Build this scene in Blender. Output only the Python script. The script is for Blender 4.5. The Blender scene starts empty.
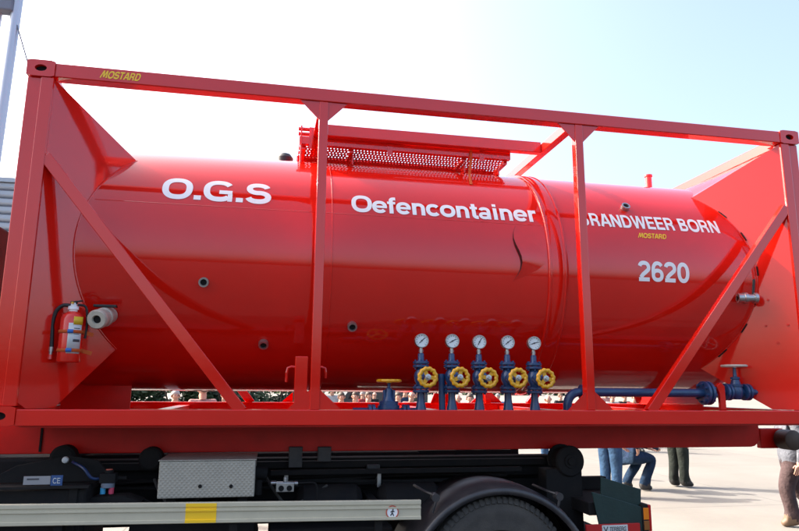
import bpy, bmesh, math, random
import numpy as np
from mathutils import Vector, Matrix
random.seed(7)
rad = math.radians
scene = bpy.context.scene
COL = scene.collection

# ---------------------------------------------------------------- camera
DZ = 0.15                     # everything below is written with the ground at z = -DZ and lifted by DZ
G = -DZ
PW, PH, FPX = 799.0, 531.0, 647.94
YAW, PIT, ROL = rad(10.984), rad(10.764), rad(0.465)
CP = np.array([1.7218, -4.4868, 1.62])
FWD = np.array([math.sin(YAW) * math.cos(PIT), math.cos(YAW) * math.cos(PIT), math.sin(PIT)])
RT0 = np.array([math.cos(YAW), -math.sin(YAW), 0.0]); UP0 = np.cross(RT0, FWD)
RT = RT0 * math.cos(ROL) + UP0 * math.sin(ROL); UP = -RT0 * math.sin(ROL) + UP0 * math.cos(ROL)
cd = bpy.data.cameras.new('camera'); cam = bpy.data.objects.new('camera', cd); COL.objects.link(cam)
cd.sensor_width = 36.0; cd.lens = FPX / PW * 36.0; cd.clip_start = 0.05; cd.clip_end = 4000
M = Matrix(((RT[0], UP[0], -FWD[0], CP[0]), (RT[1], UP[1], -FWD[1], CP[1]), (RT[2], UP[2], -FWD[2], CP[2] + DZ), (0, 0, 0, 1)))
cam.matrix_world = M
scene.camera = cam

# ---------------------------------------------------------------- sky, sun, exposure
SUN_EL = rad(37)
SUN_H = Vector((-0.88, 0.47, 0)).normalized()          # horizontal direction towards the sun
SUN_DIR = Vector((SUN_H.x * math.cos(SUN_EL), SUN_H.y * math.cos(SUN_EL), math.sin(SUN_EL)))
w = bpy.data.worlds.new('World'); scene.world = w; w.use_nodes = True
nt = w.node_tree; nt.nodes.clear()
sky = nt.nodes.new('ShaderNodeTexSky'); sky.sky_type = 'NISHITA'; sky.sun_disc = False
sky.sun_elevation = SUN_EL; sky.sun_rotation = math.atan2(SUN_H.x, SUN_H.y)
sky.air_density = 1.0; sky.dust_density = 7.0; sky.ozone_density = 1.0; sky.air_density = 0.95; sky.altitude = 0
bg = nt.nodes.new('ShaderNodeBackground'); bg.inputs['Strength'].default_value = 0.15
out = nt.nodes.new('ShaderNodeOutputWorld')
nt.links.new(sky.outputs[0], bg.inputs[0]); nt.links.new(bg.outputs[0], out.inputs[0])
sd = bpy.data.lights.new('sun', 'SUN'); sd.energy = 2.6; sd.angle = rad(0.6); sd.color = (1.0, 0.95, 0.89)
sun = bpy.data.objects.new('sun', sd); COL.objects.link(sun)
sun.rotation_euler = SUN_DIR.to_track_quat('Z', 'Y').to_euler(); sun.location = (-20, 6, 25)
scene.view_settings.view_transform = 'Standard'; scene.view_settings.look = 'None'
scene.view_settings.exposure = 1.9; scene.view_settings.gamma = 1.0

# ---------------------------------------------------------------- pixel helpers (a pixel gives a direction, a surface gives the distance)
def ray(u, v):
    d = FWD + RT * (u - PW / 2) / FPX + UP * (PH / 2 - v) / FPX
    return d / np.linalg.norm(d)
def on_y(u, v, Y=0.0):
    d = ray(u, v); return Vector(CP + d * ((Y - CP[1]) / d[1]))
def on_z(u, v, Z=G):
    d = ray(u, v); return Vector(CP + d * ((Z - CP[2]) / d[2]))
TR, TY, TZ = 1.0, 1.219, 2.588        # tank radius and axis
def on_tank(u, v, R=TR):
    d = ray(u, v); o = CP - np.array([0, TY, TZ])
    a = d[1]**2 + d[2]**2; b = o[1] * d[1] + o[2] * d[2]; c = o[1]**2 + o[2]**2 - R * R
    return Vector(CP + d * ((-b - math.sqrt(max(0, b * b - a * c))) / a))
def tank_pt(x, phi, R=TR):            # phi: elevation of the surface normal, 0 = straight towards the viewer's side
    return Vector((x, TY - R * math.cos(phi), TZ + R * math.sin(phi)))
def tank_phi(p): return math.atan2(p.z - TZ, TY - p.y)

# ---------------------------------------------------------------- materials
def mat(name, color, rough=0.5, metal=0.0, coat=0.0, coat_rough=0.05, var=0.0, var_scale=4.0, bump=0.0, bump_scale=60.0, spec=0.5, var_col=None, rvar=0.0, grime=None, coat_ior=1.5):
    m = bpy.data.materials.new(name); m.use_nodes = True
    n = m.node_tree.nodes; l = m.node_tree.links; b = n['Principled BSDF']
    b.inputs['Base Color'].default_value = (*color, 1); b.inputs['Roughness'].default_value = rough
    b.inputs['Metallic'].default_value = metal; b.inputs['Coat Weight'].default_value = coat
    b.inputs['Coat Roughness'].default_value = coat_rough; b.inputs['Coat IOR'].default_value = coat_ior; b.inputs['Specular IOR Level'].default_value = spec
    tc = n.new('ShaderNodeTexCoord')
    if var or grime or rvar:
        nz = n.new('ShaderNodeTexNoise'); nz.inputs['Scale'].default_value = var_scale; nz.inputs['Detail'].default_value = 8; nz.inputs['Roughness'].default_value = 0.65
        l.new(tc.outputs['Object'], nz.inputs['Vector'])
        cr = n.new('ShaderNodeValToRGB'); cr.color_ramp.elements[0].position = 0.32; cr.color_ramp.elements[1].position = 0.72
        c2 = var_col or tuple(c * (1 - var) for c in color)
        cr.color_ramp.elements[0].color = (*c2, 1); cr.color_ramp.elements[1].color = (*color, 1)
        l.new(nz.outputs['Fac'], cr.inputs['Fac']); l.new(cr.outputs['Color'], b.inputs['Base Color'])
        if rvar:
            mr = n.new('ShaderNodeMapRange'); mr.inputs['To Min'].default_value = rough + rvar; mr.inputs['To Max'].default_value = max(0.02, rough - rvar)
            l.new(nz.outputs['Fac'], mr.inputs['Value']); l.new(mr.outputs['Result'], b.inputs['Roughness'])
    if bump:
        nb = n.new('ShaderNodeTexNoise'); nb.inputs['Scale'].default_value = bump_scale; nb.inputs['Detail'].default_value = 4
        l.new(tc.outputs['Object'], nb.inputs['Vector'])
        bp = n.new('ShaderNodeBump'); bp.inputs['Strength'].default_value = bump; bp.inputs['Distance'].default_value = 0.01
        l.new(nb.outputs['Fac'], bp.inputs['Height']); l.new(bp.outputs['Normal'], b.inputs['Normal'])
        if coat: l.new(bp.outputs['Normal'], b.inputs['Coat Normal'])
    return m
RED = (0.70, 0.0105, 0.004)
def red_paint(name, bump, bs, rough, color=RED):
    return mat(name, color, rough, coat=1.0, coat_rough=0.06, coat_ior=1.61, spec=0.05, var=0.10, var_scale=1.7, bump=bump, bump_scale=bs, rvar=0.04)
mt = dict(
    red=red_paint('red_paint_frame', 0.03, 16, 0.32), tank=red_paint('red_paint_tank', 0.09, 2.0, 0.30),
    plate=red_paint('red_paint_plate', 0.08, 3.0, 0.32),
    red2=mat('red_primer_beam', (0.72, 0.0105, 0.005), 0.4, spec=0.2, coat=0.25, coat_rough=0.2, var=0.3, var_scale=2.5, bump=0.05, bump_scale=20),
    white=mat('white_vinyl', (0.86, 0.86, 0.85), 0.4), yellow_vinyl=mat('yellow_vinyl', (0.95, 0.58, 0.02), 0.4),
    blue=mat('blue_enamel', (0.012, 0.058, 0.165), 0.35, coat=0.3, coat_rough=0.1, var=0.35, var_scale=14, bump=0.15, bump_scale=90),
    yellow=mat('yellow_enamel', (0.80, 0.40, 0.01), 0.35, coat=0.3, var=0.25, var_scale=20),
    steel=mat('zinc_steel', (0.55, 0.55, 0.54), 0.35, metal=0.9, var=0.25, var_scale=18),
    dial=mat('gauge_dial', (0.72, 0.76, 0.76), 0.35), black=mat('black_plastic', (0.012, 0.012, 0.013), 0.45),
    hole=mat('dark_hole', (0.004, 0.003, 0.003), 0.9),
    chassis=mat('black_chassis_paint', (0.012, 0.0125, 0.014), 0.8, spec=0.12, var=0.5, var_scale=6, var_col=(0.020, 0.018, 0.017), bump=0.1, bump_scale=30),
    rubber=mat('tyre_rubber', (0.030, 0.028, 0.026), 0.8, var=0.5, var_scale=5, var_col=(0.062, 0.056, 0.048), bump=0.2, bump_scale=80),
    mud=mat('mudguard_plastic', (0.012, 0.014, 0.019), 0.4, var=0.4, var_scale=5, var_col=(0.05, 0.045, 0.045), bump=0.1, bump_scale=60),
    alu=mat('anodised_aluminium', (0.56, 0.51, 0.375), 0.5, metal=0.08, var=0.12, var_scale=5),
    ivory=mat('ivory_plastic', (0.55, 0.50, 0.40), 0.45, var=0.25, var_scale=12),
    orange=mat('orange_webbing', (0.52, 0.085, 0.010), 0.8, bump=0.3, bump_scale=300), blue_plastic=mat('blue_buckle', (0.02, 0.12, 0.42), 0.4),
    ext=mat('extinguisher_red', (0.72, 0.02, 0.010), 0.25, coat=0.5), label=mat('paper_label', (0.55, 0.57, 0.56), 0.5), ylabel=mat('yellow_label', (0.75, 0.48, 0.02), 0.5),
    ink=mat('dark_ink', (0.05, 0.05, 0.06), 0.6), green=mat('dark_green_plastic', (0.010, 0.034, 0.032), 0.4, var=0.3, var_scale=7, bump=0.1, bump_scale=40),
    amber=mat('amber_lens', (0.75, 0.20, 0.01), 0.2), redlens=mat('red_lens', (0.45, 0.01, 0.01), 0.2), redtape=mat('red_reflective', (0.42, 0.012, 0.012), 0.35),
    bluetape=mat('blue_sticker', (0.03, 0.08, 0.22), 0.4), ringred=mat('sign_ring', (0.45, 0.09, 0.05), 0.5), navy=mat('hose_blue', (0.01, 0.03, 0.10), 0.4),
    cyan=mat('cyan_cap', (0.05, 0.35, 0.6), 0.4), pink=mat('red_cap', (0.6, 0.06, 0.12), 0.4),
    cabpaint=mat('cab_red', (0.40, 0.012, 0.012), 0.25, coat=0.6), glass=mat('cab_glass', (0.01, 0.012, 0.014), 0.05),
    roller=mat('roller_rust', (0.13, 0.085, 0.06), 0.55, metal=0.3, var=0.5, var_scale=9),
    mast=mat('mast_aluminium', (0.50, 0.54, 0.60), 0.4, metal=0.5), lampgrey=mat('lamp_grey', (0.16, 0.19, 0.24), 0.5),
    clad=mat('cladding_steel', (0.42, 0.46, 0.52), 0.4, metal=0.2, var=0.12, var_scale=1.5), cladd=mat('cladding_joint', (0.20, 0.22, 0.26), 0.6),
    beige=mat('rendered_wall', (0.45, 0.36, 0.27), 0.8, var=0.2, var_scale=2), bark=mat('bark', (0.07, 0.05, 0.035), 0.9, bump=0.5, bump_scale=30),
    leaf=mat('leaf', (0.045, 0.085, 0.022), 0.55), leaf2=mat('leaf_dark', (0.022, 0.045, 0.014), 0.55),
)
# chequer plate aluminium: rows of raised bars
def chequer():
    m = mat('chequer_plate', (0.42, 0.39, 0.325), 0.45, metal=0.3, var=0.15, var_scale=8)
    n = m.node_tree.nodes; l = m.node_tree.links; b = n['Principled BSDF']
    tc = n.new('ShaderNodeTexCoord'); mp = n.new('ShaderNodeMapping'); mp.inputs['Rotation'].default_value = (0, rad(45), 0)
    l.new(tc.outputs['Object'], mp.inputs['Vector'])
    ws = []
    for ax in ('X', 'Z'):
        wv = n.new('ShaderNodeTexWave'); wv.wave_type = 'BANDS'; wv.bands_direction = ax; wv.wave_profile = 'SIN'; wv.inputs['Scale'].default_value = 15.0
        l.new(mp.outputs['Vector'], wv.inputs['Vector']); ws.append(wv)
    mm = n.new('ShaderNodeMath'); mm.operation = 'MULTIPLY'; l.new(ws[0].outputs['Fac'], mm.inputs[0]); l.new(ws[1].outputs['Fac'], mm.inputs[1])
    bp = n.new('ShaderNodeBump'); bp.inputs['Strength'].default_value = 0.35; bp.inputs['Distance'].default_value = 0.004
    l.new(mm.outputs[0], bp.inputs['Height']); l.new(bp.outputs['Normal'], b.inputs['Normal'])
    rm = n.new('ShaderNodeMapRange'); rm.inputs['To Min'].default_value = 0.55; rm.inputs['To Max'].default_value = 0.28
    l.new(mm.outputs[0], rm.inputs['Value']); l.new(rm.outputs['Result'], b.inputs['Roughness'])
    return m
mt['chequer'] = chequer()
def concrete():
    m = bpy.data.materials.new('pale_concrete'); m.use_nodes = True
    n = m.node_tree.nodes; l = m.node_tree.links; b = n['Principled BSDF']; b.inputs['Roughness'].default_value = 0.85
    tc = n.new('ShaderNodeTexCoord')
    a = n.new('ShaderNodeTexNoise'); a.inputs['Scale'].default_value = 0.35; a.inputs['Detail'].default_value = 10; a.inputs['Roughness'].default_value = 0.7
    l.new(tc.outputs['Object'], a.inputs['Vector'])
    cr = n.new('ShaderNodeValToRGB'); e = cr.color_ramp.elements
    e[0].position = 0.3; e[0].color = (0.190, 0.172, 0.145, 1); e[1].position = 0.7; e[1].color = (0.255, 0.233, 0.200, 1)
    l.new(a.outputs['Fac'], cr.inputs['Fac'])
    f = n.new('ShaderNodeTexNoise'); f.inputs['Scale'].default_value = 45; f.inputs['Detail'].default_value = 5
    l.new(tc.outputs['Object'], f.inputs['Vector'])
    mx = n.new('ShaderNodeMix'); mx.data_type = 'RGBA'; mx.blend_type = 'MULTIPLY'; mx.inputs['Factor'].default_value = 0.25
    l.new(cr.outputs['Color'], mx.inputs['A']); l.new(f.outputs['Color'], mx.inputs['B'])
    br = n.new('ShaderNodeTexBrick'); br.offset = 0.0; br.inputs['Scale'].default_value = 1.0; br.inputs['Brick Width'].default_value = 5; br.inputs['Row Height'].default_value = 5
    br.inputs['Mortar Size'].default_value = 0.012; br.inputs['Color1'].default_value = (1, 1, 1, 1); br.inputs['Color2'].default_value = (0.94, 0.94, 0.94, 1); br.inputs['Mortar'].default_value = (0.55, 0.55, 0.55, 1)
    l.new(tc.outputs['Object'], br.inputs['Vector'])
    m2 = n.new('ShaderNodeMix'); m2.data_type = 'RGBA'; m2.blend_type = 'MULTIPLY'; m2.inputs['Factor'].default_value = 1.0
    l.new(mx.outputs['Result'], m2.inputs['A']); l.new(br.outputs['Color'], m2.inputs['B'])
    l.new(m2.outputs['Result'], b.inputs['Base Color'])
    bp = n.new('ShaderNodeBump'); bp.inputs['Strength'].default_value = 0.3; bp.inputs['Distance'].default_value = 0.01
    l.new(f.outputs['Fac'], bp.inputs['Height']); l.new(bp.outputs['Normal'], b.inputs['Normal'])
    return m
mt['concrete'] = concrete()

# ---------------------------------------------------------------- mesh helpers
class MB:
    def __init__(s): s.v = []; s.f = []
    def add(s, vs, fs):
        k = len(s.v); s.v += [tuple(p) for p in vs]; s.f += [tuple(i + k for i in q) for q in fs]; return s
    def box(s, x0, x1, y0, y1, z0, z1):
        return s.add([(x0,y0,z0),(x1,y0,z0),(x1,y1,z0),(x0,y1,z0),(x0,y0,z1),(x1,y0,z1),(x1,y1,z1),(x0,y1,z1)],
                     [(0,3,2,1),(4,5,6,7),(0,1,5,4),(1,2,6,5),(2,3,7,6),(3,0,4,7)])
    def bar(s, a, b, side, w, t):   # bar from a to b; side = across direction (width w), thickness t along the third axis
        a = Vector(a); b = Vector(b); d = (b - a).normalized(); sd_ = Vector(side); sd_ = (sd_ - d * sd_.dot(d)).normalized(); n_ = d.cross(sd_)
        vs = [p + sd_ * (w / 2 * i) + n_ * (t / 2 * j) for p in (a, b) for i, j in ((-1,-1),(1,-1),(1,1),(-1,1))]
        fs = [(0,1,2,3),(7,6,5,4),(0,4,5,1),(1,5,6,2),(2,6,7,3),(3,7,4,0)]
        if True:
            fs = [tuple(reversed(q)) for q in fs]
        return s.add(vs, fs)
    def prism(s, poly, vec):        # poly: list of 3D points, extruded by vec
        n_ = len(poly); vec = Vector(vec); vs = [Vector(p) for p in poly] + [Vector(p) + vec for p in poly]
        fs = [tuple(range(n_ - 1, -1, -1)), tuple(range(n_, 2 * n_))] + [(i, (i + 1) % n_, n_ + (i + 1) % n_, n_ + i) for i in range(n_)]
        return s.add(vs, fs)
    def lathe(s, a, axis, prof, seg=24, cap=True):  # prof: [(distance along axis, radius)]
        a = Vector(a); d = Vector(axis).normalized(); u = d.orthogonal().normalized(); w_ = d.cross(u)
        vs = []; fs = []
        for t, r in prof:
            for k in range(seg):
                an = 2 * math.pi * k / seg; vs.append(a + d * t + (u * math.cos(an) + w_ * math.sin(an)) * r)
        for i in range(len(prof) - 1):
            for k in range(seg):
                k2 = (k + 1) % seg; fs.append((i*seg+k, i*seg+k2, (i+1)*seg+k2, (i+1)*seg+k))
        if cap: fs.append(tuple(range(seg - 1, -1, -1))); fs.append(tuple(range((len(prof)-1)*seg, len(prof)*seg)))
        return s.add(vs, fs)
    def cyl(s, a, b, r, seg=20, r2=None):
        a = Vector(a); b = Vector(b); return s.lathe(a, b - a, [(0, r), ((b - a).length, r if r2 is None else r2)], seg)
    def tube(s, pts, r, seg=10, cap=True):
        pts = [Vector(p) for p in pts]; vs = []; fs = []; up = None
        for i, p in enumerate(pts):
            d = ((pts[min(i+1, len(pts)-1)] - pts[max(i-1, 0)])).normalized()
            up = d.orthogonal().normalized() if up is None else (up - d * up.dot(d)).normalized()
            w_ = d.cross(up); rr = r[i] if isinstance(r, (list, tuple)) else r
            for k in range(seg):
                an = 2 * math.pi * k / seg; vs.append(p + (up * math.cos(an) + w_ * math.sin(an)) * rr)
        n_ = len(pts)
        for i in range(n_ - 1):
            for k in range(seg):
                k2 = (k + 1) % seg; fs.append((i*seg+k, i*seg+k2, (i+1)*seg+k2, (i+1)*seg+k))
        if cap: fs.append(tuple(range(seg - 1, -1, -1))); fs.append(tuple(range((n_-1)*seg, n_*seg)))
        return s.add(vs, fs)
    def torus(s, c, axis, R, r, seg=32, rs=8, lob=0, amp=0.0):
        c = Vector(c); d = Vector(axis).normalized(); u = d.orthogonal().normalized(); w_ = d.cross(u); vs = []; fs = []
        for k in range(seg):
            an = 2 * math.pi * k / seg; e = u * math.cos(an) + w_ * math.sin(an); RR = R + amp * math.cos(lob * an)
            for j in range(rs):
                bn = 2 * math.pi * j / rs; vs.append(c + e * (RR + r * math.cos(bn)) + d * (r * math.sin(bn)))
        for k in range(seg):
            for j in range(rs):
                k2 = (k+1) % seg; j2 = (j+1) % rs; fs.append((k*rs+j, k2*rs+j, k2*rs+j2, k*rs+j2))
        return s.add(vs, fs)
    def grid(s, rows):               # rows of points -> open sheet
        n_ = len(rows[0]); vs = [p for r in rows for p in r]
        fs = [(i*n_+j, i*n_+j+1, (i+1)*n_+j+1, (i+1)*n_+j) for i in range(len(rows)-1) for j in range(n_-1)]
        return s.add(vs, fs)
    def build(s, name, m, parent=None, smooth=False, bevel=0.0, solid=0.0, recalc=True, angle=35, seg=2):
        base = Vector(parent['_w']) if parent is not None else Vector((0, 0, 0))
        me = bpy.data.meshes.new(name)
        me.from_pydata([(p[0] - base.x, p[1] - base.y, p[2] + DZ - base.z) for p in s.v], [], s.f); me.update()
        if recalc or solid:
            bm = bmesh.new(); bm.from_mesh(me); bmesh.ops.recalc_face_normals(bm, faces=bm.faces); bm.to_mesh(me); bm.free()
        me.materials.append(mt[m] if isinstance(m, str) else m)
        if smooth:
            me.shade_smooth(); me.set_sharp_from_angle(angle=rad(angle))
        o = bpy.data.objects.new(name, me); COL.objects.link(o)
        if parent is not None: o.parent = parent
        o['_w'] = tuple(base)
        if solid:
            md = o.modifiers.new('thickness', 'SOLIDIFY'); md.thickness = solid; md.offset = 0
        if bevel:
            md = o.modifiers.new('edge', 'BEVEL'); md.width = bevel; md.segments = seg; md.limit_method = 'ANGLE'; md.angle_limit = rad(35)
        return o
def thing(name, label, cat, loc, group=None):
    o = bpy.data.objects.new(name, None); COL.objects.link(o); o.empty_display_size = 0.2
    o.location = (loc[0], loc[1], loc[2] + DZ); o['_w'] = (loc[0], loc[1], loc[2] + DZ)
    o['label'] = label; o['category'] = cat
    if group: o['group'] = group
    return o
def tag(o, label, cat, group=None):
    o['label'] = label; o['category'] = cat
    if group: o['group'] = group
    return o
def copy_tree(o, parent, off, first=True):
    c = o.copy(); COL.objects.link(c); c.parent = parent
    if first: c.location = o.location + Vector(off)
    for ch in list(o.children): copy_tree(ch, c, off, False)
    return c
def _arc(cx, cy, rx, ry, a0, a1, n=14, p=2.25):
    o_ = []
    for k in range(n + 1):
        a = rad(a0 + (a1 - a0) * k / n); c, q = math.cos(a), math.sin(a)
        o_.append((cx + rx * math.copysign(abs(c) ** (2 / p), c), cy + ry * math.copysign(abs(q) ** (2 / p), q)))
    return o_
_T = 0.19
def glyphs():
    g = {}
    g['O'] = (1.02, [(_arc(.51,.5,.40,.42,0,360,36,2.4),_T)])
    g['.'] = (.36, [([(.18,0),(.18,.20)],.21)])
    g['G'] = (1.06, [(_arc(.53,.5,.42,.42,36,318,28,2.4),_T),([(.54,.43),(.985,.43)],.16),([(.915,0),(.915,.35)],.14)])
    g['S'] = (.92, [(_arc(.46,.705,.31,.205,12,262,16)+_arc(.46,.295,.345,.215,80,-168,16),_T)])
    g['e'] = (.75, [(_arc(.375,.365,.275,.28,0,322,26),.175),([(.12,.365),(.735,.365)],.13)])
    g['f'] = (.44, [([(.20,0),(.20,.40),(.20,.74)]+_arc(.36,.76,.16,.165,170,90,6)+[(.44,.925)],.18),([(.01,.65),(.42,.65)],.14)])
    g['n'] = (.78, [([(.165,0),(.165,.73)],.18),([(.165,.42)]+_arc(.39,.42,.225,.225,165,0,12)+[(.615,.2),(.615,0)],.18)])
    g['c'] = (.71, [(_arc(.365,.365,.275,.28,40,320,22),.18)])
    g['o'] = (.78, [(_arc(.39,.365,.295,.28,0,360,30),.18)])
    g['t'] = (.43, [([(.20,.92),(.20,.5),(.20,.22)]+_arc(.33,.21,.13,.13,190,270,6)+[(.41,.08)],.18),([(.01,.65),(.40,.65)],.14)])
    g['a'] = (.73, [(_arc(.315,.205,.215,.135,0,360,22),.15),([(.55,0),(.55,.25),(.55,.48)]+_arc(.34,.49,.21,.165,0,165,12),.17)])
    g['i'] = (.36, [([(.17,0),(.17,.73)],.18),([(.17,.82),(.17,1.0)],.18)])
    g['r'] = (.50, [([(.165,0),(.165,.73)],.18),([(.165,.40)]+_arc(.40,.40,.235,.24,165,95,7)+[(.49,.64)],.18)])
    g['B'] = (.93, [([(.17,0),(.17,1)],.2),([(.17,.92),(.48,.92)]+_arc(.48,.745,.20,.175,90,-90,10)+[(.17,.57)],.165),([(.17,.50),(.50,.50)]+_arc(.50,.29,.245,.21,90,-90,10)+[(.17,.08)],.165)])
    g['R'] = (.95, [([(.17,0),(.17,1)],.2),([(.17,.92),(.50,.92)]+_arc(.50,.695,.24,.225,90,-90,12)+[(.17,.47)],.165),([(.46,.44),(.60,.43),(.69,.35),(.725,.22),(.76,0)],.19)])
    g['A'] = (.94, [([(.10,0),(.43,1)],.2),([(.84,0),(.51,1)],.2),([(.22,.29),(.72,.29)],.15)])
    g['N'] = (.96, [([(.165,0),(.165,1)],.19),([(.795,0),(.795,1)],.19),([(.18,.97),(.78,.03)],.2)])
    g['D'] = (.98, [([(.17,0),(.17,1)],.2),([(.17,.915),(.44,.915)]+_arc(.44,.5,.38,.415,90,-90,16)+[(.17,.085)],.17)])
    g['W'] = (1.27, [([(.09,1),(.34,0)],.18),([(.62,1),(.36,0)],.17),([(.65,1),(.91,0)],.17),([(1.18,1),(.93,0)],.18)])
    g['E'] = (.85, [([(.17,0),(.17,1)],.2),([(.17,.915),(.78,.915)],.17),([(.17,.51),(.74,.51)],.16),([(.17,.085),(.80,.085)],.17)])
    g['2'] = (.77, [(_arc(.38,.69,.26,.225,168,-28,16)+[(.50,.48),(.30,.33),(.16,.17)],.18),([(.05,.085),(.68,.085)],.17)])
    g['6'] = (.77, [(_arc(.385,.315,.255,.235,0,360,26),.17),([(.13,.33)]+_arc(.41,.50,.285,.42,185,40,14),.17)])
    g['0'] = (.77, [(_arc(.385,.5,.26,.42,0,360,32),.18)])
    g['M'] = (1.18, [([(.02,0),(.32,1)],.17),([(.36,1),(.52,.1)],.17),([(.56,.1),(.86,1)],.17),([(.90,1),(1.04,0)],.19)])
    g['T'] = (.80, [([(.02,.915),(.78,.915)],.17),([(.40,0),(.40,.9)],.2)])
    g['C'] = (.95, [(_arc(.50,.5,.40,.42,42,318,26),.18)])
    g[' '] = (.36, [])
    return g
GLY = glyphs()
def lettering(s, name, m, parent, mapf, width, cap, shear=0.0, weight=1.0, **_):
    """grotesque capitals drawn as strokes, fitted to width x cap height and bent by mapf(x, height, lift)"""
    strips = []; x = 0.0
    for ch in s:
        adv, st_ = GLY[ch]
        for pts, t in st_:
            fine = []
            closed = len(pts) > 12 and math.dist(pts[0], pts[-1]) < 1e-4
            for i in range(len(pts) - 1):
                n_ = max(1, int(math.dist(pts[i], pts[i+1]) / 0.12))
                fine += [(pts[i][0] + (pts[i+1][0] - pts[i][0]) * k / n_, pts[i][1] + (pts[i+1][1] - pts[i][1]) * k / n_) for k in range(n_)]
            fine.append(pts[-1]); n_ = len(fine); strip = []
            for i, p_ in enumerate(fine):
                a = fine[(i - 1) % (n_ - 1)] if closed else fine[max(i-1, 0)]; b = fine[(i + 1) % (n_ - 1) if closed and i == n_ - 1 else min(i+1, n_-1)]
                if closed and i == n_ - 1: b = fine[1]; a = fine[n_ - 2]
                dx, dy = b[0]-a[0], b[1]-a[1]; l_ = math.hypot(dx, dy) or 1
                nx_, ny_ = -dy / l_ * t * weight / 2, dx / l_ * t * weight / 2
                strip.append(((x + p_[0] + nx_, p_[1] + ny_), (x + p_[0] - nx_, p_[1] - ny_)))
            strips.append(strip)
        x += adv
    xs = [q[0] for st_ in strips for pr in st_ for q in pr]; x0, x1 = min(xs), max(xs); k = width / (x1 - x0)
    mb = MB()
    for i, st_ in enumerate(strips):
        lift = 0.0003 * (i % 4)
        rows_ = [[mapf((q[0] - x0) * k + shear * q[1] * cap, q[1] * cap, lift) for q in (pr[0], ((pr[0][0]+pr[1][0])/2, (pr[0][1]+pr[1][1])/2), pr[1])] for pr in st_]
        mb.grid(rows_)
    return mb.build(name, m, parent, recalc=False)

# ================================================================ GROUND
gb = MB(); gb.add([(-1500, -1500, G), (1500, -1500, G), (1500, 1500, G), (-1500, 1500, G)], [(0, 1, 2, 3)])
go = gb.build('ground', 'concrete', None, recalc=False); go['kind'] = 'structure'

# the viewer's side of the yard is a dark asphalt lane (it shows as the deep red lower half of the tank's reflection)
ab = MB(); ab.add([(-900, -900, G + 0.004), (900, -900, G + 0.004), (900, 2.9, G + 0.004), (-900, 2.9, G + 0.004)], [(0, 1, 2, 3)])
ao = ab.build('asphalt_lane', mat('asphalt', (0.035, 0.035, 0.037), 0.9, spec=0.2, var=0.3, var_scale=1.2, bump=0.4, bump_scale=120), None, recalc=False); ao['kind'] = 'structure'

# ================================================================ TANK CONTAINER
L, W = 6.058, 2.438
ZT, ZB = 3.8126, 1.3746
RT0_, RT1_ = 3.698, 3.799       # top rail
RB0, RB1 = 1.372, 1.475         # bottom rail
P1, P2 = L / 3, 2 * L / 3
con = thing('tank_container', 'long red cylindrical tank inside an open red steel frame, carried by the black truck', 'tank container', (L / 2, W / 2, ZB - 0.24))

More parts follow.
